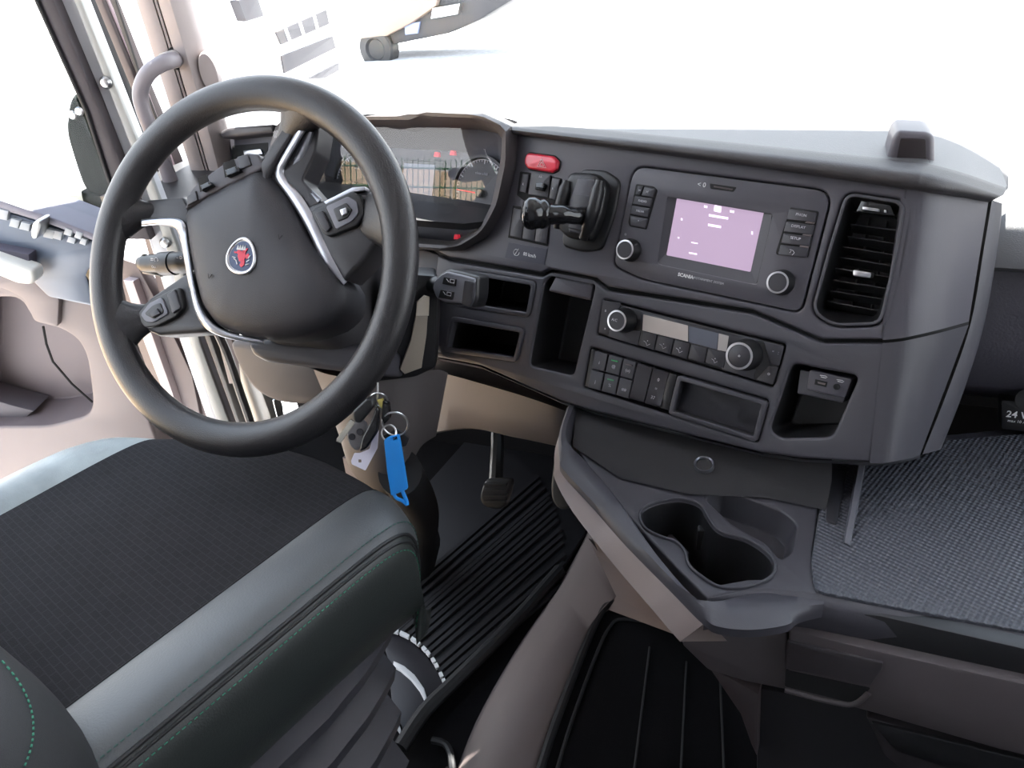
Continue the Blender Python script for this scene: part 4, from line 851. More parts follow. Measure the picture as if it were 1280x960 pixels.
# ================================================================== KEYS
keys = thing('key_bunch', 'bunch of truck keys with black fobs and rings hanging from the ignition', 'keys', CAM + ray(470, 500) * .80)
KF = Fr(CAM + ray(470, 530) * .80, V3((.75, .6, 0)), V3((.55, -.7, .35)))
MB().tube(cat([KF.p(x, y, 0) for x, y in ((472, 478), (472, 490), (471, 502))], 4), .0012, 8).build('key_shaft', STEEL, keys)
def kring(cx, cy, r, h, tilt, name='key_ring', m=STEEL, par=keys):
    c = V3(KF.l(cx, cy, h) + (h,)); pts = [KF.w(c.x + r * math.cos(a), c.y + r * math.sin(a), h + r * tilt * math.sin(a)) for a in [i * 2 * math.pi / 28 for i in range(29)]]
    return MB().tube(pts, .0011, 6, cap=False).build(name, m, par)
kring(494, 530, .014, .004, .3); kring(474, 500, .009, .002, .8); kring(486, 541, .008, .006, -.4)
P(KF, 'key_fob', BLK, keys, [(440, 515), (458, 498), (466, 500), (468, 508), (450, 530), (442, 528)], .012, .0, r=.003, bev=.003, seg=3)
P(KF, 'key_blade', mat('brass_steel', (215, 210, 195), .25, metal=.8), keys, [(421, 548), (438, 524), (444, 528), (440, 534), (426, 554), (420, 552)], .007, .005, bev=.0006, label='bare steel key blade')
P(KF, 'remote_fob', mat('fob_grey', (120, 118, 120), .4), keys, [(432, 540), (448, 524), (458, 530), (458, 552), (446, 566), (436, 558)], .004, -.004, r=.008, bev=.003, label='grey oval remote with buttons')
for x, y in ((440, 546), (450, 540)): MB().lathe(KF.at(.004), KF.at(.004).l(x, y), [(.004, 0), (.0035, .0012), (0, .0014)], 16).build('fob_button', BTN, keys)
P(KF, 'flip_key', PIANO, keys, [(452, 548), (464, 525), (470, 508), (474, 512), (472, 540), (458, 562), (448, 566)], .012, .004, r=.004, bev=.003, seg=3)
P(KF, 'key_head', PIANO, keys, [(478, 500), (486, 504), (488, 522), (480, 532), (476, 522)], .008, .0, r=.003, bev=.002)
P(KF, 'brass_bit', mat('brass', (205, 190, 110), .3, metal=.8), keys, [(471, 500), (478, 498), (481, 507), (479, 513), (474, 508)], .006, .002, r=.001, bev=.001)
P(KF, 'leather_tab', BLK, keys, [(478, 545), (496, 536), (512, 548), (508, 558), (490, 562), (480, 560)], -.002, -.006, r=.002, bev=.001)
bt_ = thing('blue_key_tag', 'bright blue plastic tag hanging on the key ring', 'key tag', KF.p(495, 600, .01))
ba = rnd(KF.L([(480, 550), (486, 546), (499, 543), (502, 560), (510, 611), (494, 618), (489, 620), (484, 590)], .012), .002, 3)
MB().plate(KF, ba, .013, .009, [rnd(KF.L([(490, 548), (496, 546), (496.5, 549), (491, 551)], .013), .0005, 2)], .001).build('tag_body', BLUE, bt_)
MB().tube(cat([KF.p(x, y, .011) for x, y in ((492, 614), (497, 606), (503, 614), (508, 626), (509, 631))], 5), .0022, 8).build('tag_loop', BLUE, bt_)
MB().tube(cat([KF.p(x, y, .011) for x, y in ((491, 614), (495, 622), (503, 626), (509, 631))], 5), .0020, 8).build('tag_hook', BLUE, bt_)
wt_ = MB().plate(KF, rnd(KF.L([(450, 566), (462, 561), (472, 528), (474, 530), (472, 560), (457, 588), (440, 580), (439, 576), (443, 566)], .0), .001, 2), .001, 0, [rnd(KF.L([(448, 574), (452, 574), (452, 578), (448, 578)], .0), .0008)], 0).build('white_key_tag', PAPER, loc=KF.p(455, 570, 0))
tag(wt_, 'white card tag with a hole hanging beside the blue tag', 'key tag')
# ================================================================== CONSOLE (engine tunnel shelf)
CZ = -.60
C0 = HZ(CZ)
con = thing('centre_console', 'dark centre console with two cup holders, raised rim and pale side band', 'console', CAM + V3((-.2, .6, -1.15)))
CON = mat('console_plastic', (55, 54, 60), .5, bump=.12, scale=800)
CONB = mat('console_band', (120, 108, 104), .5, bump=.15, scale=800)
CONF = mat('console_front', (72, 66, 68), .55, bump=.15, scale=800)
# raised rim: outer top edge, inner top edge
ro = [(708, 506), (698, 540), (699, 566), (703, 582), (740, 622), (783, 670), (836, 723), (880, 767), (899, 779), (940, 783), (984, 777), (1000, 766), (1030, 758)]
ri_ = [(722, 500), (710, 530), (711, 551), (735, 577), (774, 623), (820, 689), (867, 745), (885, 749), (905, 747), (940, 742), (972, 740), (1000, 744), (1030, 750)]
E0 = C0.at(.045)
A = cat([V3(p + (0,)) for p in ro], 4); B = cat([V3(p + (0,)) for p in ri_], 4)
rows = []; bandt = []
for i, (a, b) in enumerate(zip(A, B)):
    t = i / (len(A) - 1); hh = .022 if t < .5 else max(.0, .022 * (1 - (t - .5) / .35)) + .0012
    f = C0; pa, pb = f.p(a.x, a.y, hh), f.p(b.x, b.y, hh)
    ia, ib = f.p(b.x, b.y, hh), None
    inn = pb + (pb - pa).normalized() * .012; inn.z = CAM.z + CZ - .004
    out = pa.copy(); 
    rows.append([inn, pb + (pb - pa) * -.0 - V3((0, 0, .004)), pb.lerp(pa, .12) + V3((0, 0, .0)), pa.lerp(pb, .35), pa.lerp(pb, .02) - V3((0, 0, .006)), pa - V3((0, 0, .016))])
    bandt.append(pa - V3((0, 0, .016)))
MB().loft(rows).build('rim', CON, con, ang=50)
# side band below the rim
lowpx = [(704, 530), (694, 560), (693, 585), (694, 600), (716, 640), (765, 703), (812, 758), (850, 802), (885, 838), (930, 852), (978, 860)]
Lw = cat([V3(p + (0,)) for p in lowpx], 4); rb = []; a_px = [a.x for a in A]
for i, (p, q) in enumerate(zip(bandt, Lw)):
    r = ray(q.x, q.y); t = i / (len(Lw) - 1)
    hx = V3((p.x - CAM.x, p.y - CAM.y, 0)).length * 1.0
    k = hx / V3((r.x, r.y, 0)).length * .998; bpt = CAM + r * k
    if a_px[i] < 881.5: rb.append([p, p.lerp(bpt, .5), bpt, bpt + V3((.03, .05, -.03))])
MB().loft(rb).build('side_band', CONB, con, ang=50)
# shelf surface with cup holder cut-out
shelf = [(712, 506), (722, 560), (740, 590), (790, 650), (846, 710), (884, 748), (930, 738), (975, 738), (1022, 742), (1016, 690), (1028, 600), (1045, 560), (950, 545), (800, 500)]
cupo = [(800, 640), (818, 630), (848, 624), (876, 632), (884, 650), (898, 668), (930, 674), (956, 690), (968, 706), (962, 722), (930, 734), (898, 734), (862, 708), (860, 690), (848, 676), (826, 670), (806, 660)]
co_ = rnd(C0.L(cupo), .012, 4)
wello = [(880, 622), (900, 610), (980, 640), (996, 655), (990, 690), (975, 700), (960, 680), (915, 655)]
wh = rnd(C0.L(wello), .008, 4)
MB().plate(C0, C0.L(shelf), 0, -.02, [co_, wh], .003, 3).build('tray', CON, con)
MB().bowl(C0, co_, -.003, -.085, .008).build('cup_well', BLK, con)
MB().bowl(C0, wh, -.003, -.035, .006).build('side_well', CON, con)
MB().plate(C0, off(co_, .004), .003, -.002, [off(co_, .0005)], .002).build('cup_rim', CON, con)
for x, y in ((816, 634), (846, 706), (870, 652)):      # spring tabs that grip the cups
    P(C0.at(-.02), 'cup_tab', RUB, con, [(x + 2, y + 4), (x + 12, y + 4), (x + 12, y + 12), (x + 2, y + 12)], .0, -.03, r=.002, bev=.002)
P(C0.at(-.05), 'cup_divider', BTN, con, [(838, 664), (862, 690), (850, 704), (826, 680)], .0, -.03, r=.002, bev=.002)
# back wall of the tray, below the stack, with a ringed socket
wb = [(712, 498), (742, 512), (850, 545), (950, 572), (1040, 580)]; wl_ = [(716, 560), (775, 600), (860, 620), (960, 625), (1032, 640)]
rws = []
for (x0, y0), (x1, y1) in zip(wb, wl_):
    a = S.p(x0, y0 - 6, -.03); b = C0.p(x1, y1, .0); rws.append([a, a.lerp(b, .5) + V3((0, .01, 0)), b + V3((0, 0, .003))])
MB().loft(rws).build('tray_wall', mat('tray_wall', (26, 25, 28), .7, bump=.15, scale=800), con, ang=60)  # shade inside the tray is put into this near-black colour
ta, tb = S.p(880, 550, -.03), C0.p(866, 621, .0); tm_ = ta.lerp(tb, .42) + V3((0, .006, 0)); td = (ta - tb).normalized()
TW = Fr(tm_, V3((1, .1, 0)), V3((1, .12, 0)).cross(td) * 1)
if TW.n.dot(CAM - tm_) < 0: TW = Fr(tm_, V3((1, .1, 0)), -TW.n)
soc = MB().lathe(TW, TW.l(880, 580, .003), [(.0125, -.006), (.0125, .003), (.0115, .0045), (.0098, .003), (.0095, -.003), (0, -.003)], 28).build('socket_ring', mat('socket_ring', (110, 110, 116), .3, metal=.7), con); soc['label'] = 'ringed round power socket'
MB().lathe(TW, TW.l(880, 580, .003), [(.0092, -.004), (.009, .0012), (0, .0012)], 24).build('socket_cap', BLK, con)
# vertical lip between tray and mat
P(C0, 'pen_tray', mat('pen_tray', (40, 39, 43), .5), con, [(1036, 585), (1060, 585), (1046, 655), (1032, 650)], .006, -.004, r=.004, bev=.002)
pw = [C0.p(x, y, 0) for x, y in ((1052, 682), (1060, 640), (1070, 585))]
MB().loft([[p for p in pw], [p + V3((.002, 0, h)) for p, h in zip(pw, (.006, .014, .022))], [p + V3((.008, 0, h)) for p, h in zip(pw, (.005, .013, .022))], [p + V3((.010, 0, 0)) for p in pw]]).build('upright_lip', mat('lip_plastic', (84, 84, 90), .45), con)
# dotted rubber mat on the shelf
mpx = [(1018, 738), (1014, 700), (1024, 640), (1046, 560), (1300, 540), (1420, 560), (1420, 822), (1300, 792), (1100, 755)]
mq = rnd(C0.L(mpx, .003), .01, 3)
rm_ = MB().plate(C0, mq, .003, -.004, bev=.002).build('shelf_mat', DOTS, loc=C0.p(1100, 700)); tag(rm_, 'grey dotted rubber mat covering the passenger side of the console', 'mat')
P(C0, 'shelf_base', CON, con, [(1014, 742), (1012, 700), (1022, 640), (1044, 556), (1320, 530), (1450, 560), (1450, 850), (1290, 806), (1180, 780), (1090, 766)], -.0045, -.03, bev=.003)
# front edge and drawers
fe = [(884, 748), (925, 741), (965, 740), (1020, 748), (1100, 765), (1200, 785), (1290, 805), (1450, 845)]
fl = [(884, 783), (925, 790), (985, 778), (1030, 764), (1100, 778), (1200, 800), (1290, 822), (1450, 860)]
DN = V3((.22, -.975, 0)).normalized()
K = Fr(C0.p(1000, 790, -.02), V3((.975, .22, 0)), DN)
rws = []
for x, y in fe:
    a = C0.p(x, y, -.001); rws.append([a + V3((0, .02, 0)) , a, a + DN * .006 - V3((0, 0, .006)), a + DN * .009 - V3((0, 0, .02)), a + DN * .008 - V3((0, 0, .04))])
MB().loft(rws).build('front_edge', CON, con, ang=50)
K = Fr(rws[3][4] + DN * .000, (rws[6][4] - rws[3][4]).normalized(), DN + ZX * .12)
P(K, 'nose_panel', CONF, con, [(868, 760), (899, 779), (985, 780), (985, 862), (978, 862), (930, 852), (885, 838), (852, 806)], .004, -.05, r=.003, bev=.003)  # side band past the corner; its shading is put into the darker colour
P(K, 'front_recess', BLK, con, [(988, 770), (1020, 762), (1100, 770), (1450, 850), (1450, 890), (986, 790)], -.003, -.02, bev=.001)
UND = mat('under_console', (62, 54, 55), .6)
P(K, 'lower_side', UND, con, [(884, 832), (948, 868), (946, 946), (938, 930), (925, 893), (908, 868)], -.01, -.06, bev=.003)
P(K, 'kick_panel', mat('kick_dark', (34, 33, 36), .6), con, [(946, 860), (1460, 960), (1460, 1100), (946, 1100)], -.03, -.1, bev=.002)
dr = thing('console_drawer', 'wide upper drawer in the console front with a recessed grip at its left end', 'drawer', K.p(1000, 870))
P(K, 'drawer_front', CONF, dr, [(986, 787), (1100, 815), (1450, 893), (1450, 985), (1250, 938), (1085, 890), (981, 862)], .010, -.02, r=.002, bev=.003)
P(K, 'grip', mat('grip_panel', (58, 54, 57), .5), dr, [(984, 801), (1104, 829), (1102, 838), (1088, 858), (982, 836)], .0125, .008, r=.002, bev=.0015)
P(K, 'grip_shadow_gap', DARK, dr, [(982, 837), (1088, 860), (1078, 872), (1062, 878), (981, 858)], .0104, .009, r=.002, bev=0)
gq = [K.p(x, y, .0105) for x, y in ((981, 862), (1030, 875), (1066, 880), (1086, 866))]
MB().tube(cat(gq, 5), .003, 8).build('grip_lip', CONF, dr, ang=60)
dr2 = thing('lower_drawer', 'lower drawer below the wide console drawer, mostly in shadow', 'drawer', K.p(1150, 950))
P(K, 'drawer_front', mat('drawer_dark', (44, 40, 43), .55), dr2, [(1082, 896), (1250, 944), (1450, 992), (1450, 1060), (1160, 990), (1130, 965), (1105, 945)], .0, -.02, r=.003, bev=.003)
P(K, 'grip', BLK, dr2, [(1088, 903), (1290, 952), (1290, 985), (1200, 966), (1120, 940)], .003, -.001, r=.003, bev=.002)
# ================================================================== FLOOR THINGS
FL = HZ(-1.15)
tun = thing('floor_tunnel_trim', 'brown taupe step trim rising between pedals and passenger carpet', 'trim', FL.p(660, 850))
T0 = [(566, 990), (600, 900), (650, 810), (700, 735), (735, 672), (760, 610)]
T1 = [(640, 990), (668, 912), (700, 850), (732, 790), (770, 745), (840, 700)]
T2 = [(664, 990), (684, 918), (716, 850), (738, 800), (760, 762), (880, 740)]
rws = []
for a, b, c in zip(sm([p + (0,) for p in T0]), sm([p + (0,) for p in T1]), sm([p + (0,) for p in T2])):
    rws.append([FL.p(a[0] - 6, a[1] + 4, 0), FL.p(a[0], a[1], .03), FL.p(a[0] * .7 + b[0] * .3, a[1] * .7 + b[1] * .3, .08), FL.p(b[0], b[1], .10), FL.p(c[0], c[1], .09), FL.p(c[0] + 30, c[1] + 5, .07)])
MB().loft(rws).build('step_trim', mat('tunnel_trim', (108, 98, 96), .6, bump=.2, scale=700), tun, ang=60)

# side of the tunnel going up to the console band
u0 = [FL.p(x, y, h) for x, y, h in ((716, 704, .05), (735, 672, .06), (750, 640, .10))]
rws = [[rws[-6][k].copy() for k in (1, 2, 3, 4)], [CAM + ray(x, y) * k_ for x, y, k_ in ((748, 690, 1.18), (775, 700, 1.12), (830, 748, 1.02), (862, 800, .95))], [CAM + ray(x, y) * k_ for x, y, k_ in ((722, 630, 1.12), (760, 680, 1.05), (820, 740, .98), (868, 800, .92))]]
MB().loft(rws).build('tunnel_flank', mat('tunnel_flank', (98, 86, 84), .6), tun, ang=60)
rr_m = thing('carpet_tray', 'dark ribbed carpet panel with a raised border right of the taupe step', 'carpet', FL.at(.08).p(800, 900))
TR = FL.at(.085)
MB().plate(TR, rnd(TR.L([(664, 1000), (690, 900), (728, 800), (750, 756), (768, 748), (850, 755), (960, 820), (1100, 1000)]), .02), .004, -.02, bev=.003).build('carpet', CARPET, rr_m)
tp = [(668, 985), (694, 905), (732, 806), (752, 764), (768, 754), (800, 756), (850, 764)]
MB().tube(cat([TR.p(x, y, .008) for x, y in tp], 5), .007, 8).build('raised_border', RUB, rr_m)
tp = [(690, 985), (712, 910), (744, 822), (762, 784), (780, 774), (840, 782)]
MB().tube(cat([TR.p(x, y, .006) for x, y in tp], 5), .003, 8).build('inner_border', RUB, rr_m)
for x0, x1 in ((790, 812), (850, 858), (906, 900)):
    MB().tube([TR.p(x1, 800 + (x1 - 790) * .4, .005), TR.p(x0, 985, .005)], .002, 6).build('rib', RUB, rr_m)
# ribbed floor mat with white dashes along its rounded end
fm = thing('ribbed_floor_mat', 'black ribbed rubber floor mat with white dashes along its curved end', 'floor mat', FL.p(600, 760))
M0 = FL.at(.012)
me_ = [(470, 745), (485, 783), (520, 800), (545, 828), (560, 860), (640, 780), (700, 715), (735, 660), (700, 560), (600, 530), (520, 620)]
MB().plate(M0, rnd(M0.L(me_), .03), 0, -.010, bev=.003).build('mat_base', MATM, fm)
c_end = [(468, 775), (486, 785), (500, 790), (514, 797), (528, 808), (540, 822), (550, 840), (558, 858)]
P(M0, 'mat_apron', mat('mat_apron', (38, 36, 41), .45), fm, [(470, 780), (486, 790), (512, 800), (532, 818), (546, 838), (558, 864), (538, 884), (505, 915), (490, 880), (484, 820)], -.003, -.012, bev=.002)
ce = cat([V3(p + (0,)) for p in c_end], 5); d_ = V3((540, -470, 0)).normalized()
N_ = 16
for i in range(N_):
    p = ce[int(i * (len(ce) - 1) / (N_ - 1))]
    L__ = 330 - i * 5
    a = M0.p(p.x + 1, p.y - 1, 0)
    q0 = M0.p(p.x, p.y, 0); q1 = M0.p(p.x + (L__ - 60) * .76, p.y - (L__ - 60) * .66, 0)
    dd = (q1 - q0).normalized(); sd_ = V3((-dd.y, dd.x, 0)); ww = .0052
    sec = lambda c, s_: [c - sd_ * ww * s_, c - sd_ * ww * .8 * s_ + ZX * .006, c + sd_ * ww * .8 * s_ + ZX * .006, c + sd_ * ww * s_]
    MB().rings([sec(q0, 1), sec(q1, 1)], True, True).build('mat_rib', MATM, fm, ang=20)
for i in range(0, 13):
    p = ce[int(i * (len(ce) - 8) / 12) + 6] if False else ce[min(len(ce) - 1, 5 + int(i * (len(ce) - 6) / 12))]
    q = ce[min(len(ce) - 1, 7 + int(i * (len(ce) - 6) / 12))] if i < 12 else p + (p - ce[-3])
    t_ = (q - p).normalized(); e = p + t_ * 6.0; nn_ = V3((-t_.y, t_.x, 0)) * 2.2
    P(M0, 'white_dash', WHITE, fm, [((p - nn_).x, (p - nn_).y), ((e - nn_).x, (e - nn_).y), ((e + nn_).x, (e + nn_).y), ((p + nn_).x, (p + nn_).y)], .0075, .001, bev=0)
for pts in ([(492, 826), (505, 832), (518, 843), (530, 860), (536, 880), (532, 878), (524, 862), (513, 848), (500, 837), (491, 832)], [(484, 880), (490, 888), (497, 900), (502, 914), (500, 916), (492, 903), (484, 892)]):
    P(M0, 'white_stripe', WHITE, fm, pts, .004, -.006, bev=.001)
sp_ = thing('seat_plinth', 'dark rubber-covered plinth edge between the seat and the floor mat', 'plinth', FL.p(540, 930))
MB().tube(cat([FL.p(x, y, .02) for x, y in ((500, 935), (530, 890), (570, 850), (640, 780), (700, 712))], 6), .013, 10).build('edge_roll', RUB, sp_)
MB().tube(cat([FL.p(x, y, .015) for x, y in ((540, 925), (556, 930), (564, 945), (566, 975))], 6), .006, 8).build('cable', RUB, sp_)
# pedals
ped = thing('brake_pedal', 'dark brake pedal deep in the footwell', 'pedal', CAM + ray(615, 640) * 1.30)
PD = Fr(CAM + ray(615, 610) * 1.22, V3((.9, .35, 0)), V3((.25, -.8, .55)))
P(PD, 'pedal_pad', RUB, ped, [(606, 598), (640, 598), (632, 632), (622, 638), (604, 634), (598, 622)], .012, -.004, r=.010, bev=.006, seg=3)
for y in (604, 611, 618, 625): P(PD, 'pad_rib', MATM, ped, [(605, y), (634, y), (633, y + 3), (604, y + 3)], .0145, .010, bev=.001)
MB().tube([PD.p(620, 605, -.004), PD.p(622, 560, -.08), PD.p(622, 520, -.12)], .012, 10).build('pedal_arm', BLK, ped)
pe2 = thing('accelerator_pedal', 'accelerator pedal partly hidden behind the console band', 'pedal', CAM + ray(700, 630) * 1.35)
PD2 = Fr(CAM + ray(700, 610) * 1.3, V3((.9, .35, 0)), V3((.2, -.8, .6)))
P(PD2, 'pedal_pad', RUB, pe2, [(694, 560), (724, 560), (716, 634), (700, 638), (690, 628), (688, 610)], .010, -.004, r=.012, bev=.005, seg=3)
MB().tube([PD2.p(704, 570, -.005), PD2.p(706, 540, -.06)], .010, 10).build('pedal_arm', BLK, pe2)
cb_ = thing('column_boot', 'dark column boot with pale foot plate left of the floor mat', 'column boot', FL.p(520, 690))
bp_ = CAM + ray(500, 590) * 1.05; bq = FL.p(520, 700, .05)
MB().tube(cat([bp_, bp_.lerp(bq, .5) + V3((0, .03, 0)), bq], 6), [.035, .035, .045], 20, sq=.9).build('boot', mat('boot_dark', (24, 24, 26), .8), cb_, ang=60)
P(FL.at(.06), 'foot_plate', mat('foot_plate', (140, 134, 150), .45), cb_, [(500, 700), (512, 682), (540, 678), (536, 686), (518, 692), (512, 708)], 0, -.01, bev=.002)
# ================================================================== SEAT
seat = thing('driver_seat', 'driver seat cushion with black woven centre and grey leather side bolsters', 'seat', CAM + V3((-.78, .05, -1.15)))
z0 = -.562
# cross sections: x offset, height; y runs along the cushion
def xs_at(y):
    t = (y + .35) / .80            # 0 rear .. 1 front
    flare = .02 * math.sin(max(0, min(1, t)) * math.pi)
    return flare
prof_x = [(-.285, -.16), (-.292, -.09), (-.275, -.03), (-.25, .0), (-.215, .010), (-.19, .004), (-.175, -.002), (-.12, -.004), (-.04, -.003), (.05, -.002), (.13, -.002), (.172, -.001), (.185, .004), (.208, .008), (.234, .008), (.252, .003), (.260, -.004), (.266, -.010), (.273, -.03), (.276, -.07), (.27, -.11), (.25, -.15)]
XC0 = -.770
YF = [(-.3, .19), (-.2, .30), (-.155, .345), (-.05, .395), (.055, .42), (.145, .422), (.2, .415), (.25, .398), (.28, .365)]
def yfr(x):
    for (a, b), (c, d_) in zip(YF, YF[1:]):
        if x <= c: return b + (d_ - b) * (x - a) / (c - a)
    return YF[-1][1]
ys = [-.34, -.28, -.2, -.12, -.04, .04, .12, .2, .27, .335, .38, .41, .428, .440, .445, .44, .42]
drop = [0] * 10 + [-.001, -.004, -.010, -.022, -.045, -.085, -.14]
lead = [.0] * 17
def row(y, dz, idx):
    out = []
    for i in idx:
        px_, pz_ = prof_x[i]
        narrow = 1
        k_ = max(0, min(1, (y + .12) / .5)); yy = y - (.445 - yfr(px_)) * k_ * k_ * (3 - 2 * k_)
        zz = pz_
        out.append(CAM + V3((XC0 + px_ * narrow, yy, z0 + max(-.165, zz + dz))))
    return out
def seatpart(name, m, i0, i1, ang=70):
    idx = range(i0, i1 + 1); rows = [row(y, d_, idx) for y, d_ in zip(ys, drop)]
    R_ = []
    for c in range(len(rows[0])): R_.append(cat([r[c] for r in rows], 3))
    R2 = [[R_[c][k] for c in range(len(R_))] for k in range(len(R_[0]))]
    R3 = [cat(r, 3) for r in R2]
    return MB().loft(R3).build(name, m, seat, ang=ang)
seatpart('cushion_centre', FABRIC, 6, 11)
seatpart('left_bolster', mat('bolster_sunlit', (148, 156, 156), .4, bump=.3, scale=500, var=.4), 0, 6)  # sunlight on this bolster is put into a paler leather colour
seatpart('right_bolster', LEATHER, 11, 16)
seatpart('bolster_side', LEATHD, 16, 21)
def seamline(px_, pz_, name, m, r, dz=0, st=False):
    pts = []
    for y, d_ in zip(ys, drop):
        prof_x.append((px_, pz_)); pts.append(row(y, d_, [len(prof_x) - 1])[0] + ZX * dz); prof_x.pop()
    pts = cat(pts, 8)
    if not st: return MB().tube(pts, r, 6).build(name, m, seat)
    b = MB(); acc = 0; i = 0
    # stitches: short threads along the seam
    L_acc = [0]
    for a, c in zip(pts, pts[1:]): L_acc.append(L_acc[-1] + (c - a).length)
    def at(s_):
        for k in range(len(pts) - 1):
            if L_acc[k + 1] >= s_: return pts[k].lerp(pts[k + 1], (s_ - L_acc[k]) / max(1e-9, L_acc[k + 1] - L_acc[k]))
        return pts[-1]
    s_ = .1
    while s_ < L_acc[-1] - .01:
        b.tube([at(s_), at(s_ + .0035)], r, 5); s_ += .0058
    o = b.build(name, m, seat); o['kind'] = 'stuff'; return o
seamline(.260, -.003, 'piping', RUB, .0022, .0002); seamline(.2645, -.0075, 'piping', RUB, .0018)
seamline(.251, .0035, 'stitching', mat('thread_dim', (60, 92, 84), .8), .0007, .0012, st=True); seamline(.2685, -.015, 'stitching', GREEN, .0007, .0006, st=True)
seamline(.172, -.001, 'seam', DARK, .0012)
# pleated cover under the cushion
pl = thing('seat_bellows', 'pleated dark rubber cover below the seat cushion edge', 'bellows', CAM + V3((-.55, .05, -1.15)))
zz = [(-.535, -.70), (-.498, -.715), (-.502, -.735), (-.540, -.752), (-.494, -.775), (-.498, -.797), (-.54, -.815), (-.488, -.845), (-.492, -.87), (-.54, -.89), (-.48, -.93), (-.54, -.96), (-.54, -1.13)]
rws = []
for y in (-.35, -.2, 0, .12, .22, .28, .32, .34, .345):
    k = max(0, (y - .2) / .145) ** 2 * .03
    rws.append([CAM + V3((x - k, y - (.05 * (i / 12)), z)) for i, (x, z) in enumerate(zz)])
rws.append([p + V3((-.2, .01, 0)) for p in rws[-1]])
MB().loft(rws).build('pleats', mat('bellows', (58, 57, 62), .42), pl, ang=25)
bm_ = MB(); rings = []
for k in range(9):
    a = k / 8 * math.pi / 2
    R_ = []
    for q in [i * 2 * math.pi / 56 for i in range(56)]:
        x = -.79 + .345 * math.copysign(abs(math.cos(q)) ** .45, math.cos(q)) * (.86 + .14 * math.cos(a))
        R_.append(CAM + V3((x, -.165 + .20 * math.copysign(abs(math.sin(q)) ** .5, math.sin(q)) * (.84 + .16 * math.cos(a)) + .13 * (x + .63), -.545 + .07 * math.sin(a))))
    rings.append(R_)
rings.insert(0, [p - ZX * .03 for p in rings[0]])
bm_.rings(rings, cap1=True).build('backrest', mat('backrest_cloth', (34, 35, 37), .8, bump=.4, scale=1200), seat, ang=60)
sb_ = MB(); rg = rings[6]; path = cat([rg[i] + ZX * .0012 for i in range(2, 27)], 6)
for i in range(0, len(path) - 2, 2): sb_.tube([path[i], path[i].lerp(path[i + 1], .9)], .0008, 5)
o = sb_.build('backrest_stitching', GREEN, seat); o['kind'] = 'stuff'
# ================================================================== GRAB HANDLE, SENSOR BOX, 24 V SOCKET
gh = thing('grab_handle', 'grey tubular grab handle on the windscreen pillar left of the wheel', 'grab handle', PL.p(200, 200, .02))
gpts = [(222, 74, .01), (212, 76, .05), (198, 82, .065), (185, 92, .07), (177, 108, .07), (176, 124, .07), (182, 145, .07), (196, 180, .065), (215, 230, .06), (232, 275, .05), (244, 300, .02)]
GHM = mat('handle_grey', (122, 116, 120), .4)
MB().tube(cat([PL.p(*a) for a in gpts], 5), .0135, 14).build('grip_tube', GHM, gh, ang=60)
MB().tube([PL.p(206, 77, .055), PL.p(221, 73, .012)], [.0145, .0155], 16).build('end_sleeve', mat('handle_pale', (176, 172, 170), .35), gh, ang=60)
MB().tube([PL.p(222, 73, .02), PL.p(226, 71, .0)], .02, 18).build('mount_ring', DARK, gh, ang=60)
MB().tube([PL.p(223, 73, .012), PL.p(232, 70, .0)], [.022, .025], 18).build('mount_boss', PILL, gh, ang=60)
sbx = thing('sensor_box', 'dark box with pale rounded frame standing on dash top near the windscreen', 'sensor', HZ(zt).p(1140, 208))
sa = (S.p(1140, 205, 0) - CAM).dot(AX)
def onB(x, y, b):
    r = ray(x, y); k = b / r.dot(BX); return CAM + r * k
bb_ = (HZ(zt).p(1140, 208) - CAM).dot(BX) - .0
fb = Fr(onB(1140, 190, bb_), AX, -BX)
q = rnd(fb.L([(1108, 202), (1116, 172), (1123, 164), (1160, 166), (1169, 172), (1169, 209)]), .004)
MB().plate(fb, q, 0, -.05, bev=.006, seg=4).build('casing', mat('sensor_grey', (88, 84, 90), .4), sbx, ang=60)
P(fb, 'sensor_face', mat('sensor_face', (40, 32, 34), .6), sbx, [(1120, 202), (1126, 173), (1157, 174), (1158, 207)], .001, -.01, r=.002, bev=.0005)
P(fb, 'foot', mat('sensor_grey', (88, 84, 90)), sbx, [(1106, 198), (1171, 204), (1172, 214), (1105, 208)], -.005, -.045, bev=.002)
s24 = thing('power_socket', 'black 24 V power socket under the passenger side of the dash', 'socket', ck(.35, .95, -.62))
f24 = Fr(onB(1265, 520, .9), AX, -BX + ZX * .2)
P(f24, 'socket_plate', BLK, s24, [(1252, 500), (1330, 506), (1330, 545), (1252, 536)], .0, -.02, r=.003, bev=.001)
text('lettering', '24 V', f24, (1271, 519), .0006, .012, WHITE, s24, bold=.0002); text('lettering', 'max 10 A', f24, (1271, 527), .0006, .005, WHITE, s24)
MB().tube([f24.p(1285, 500, -.0), f24.p(1285, 500, .02)], .013, 18).build('socket_cap', RUB, s24)
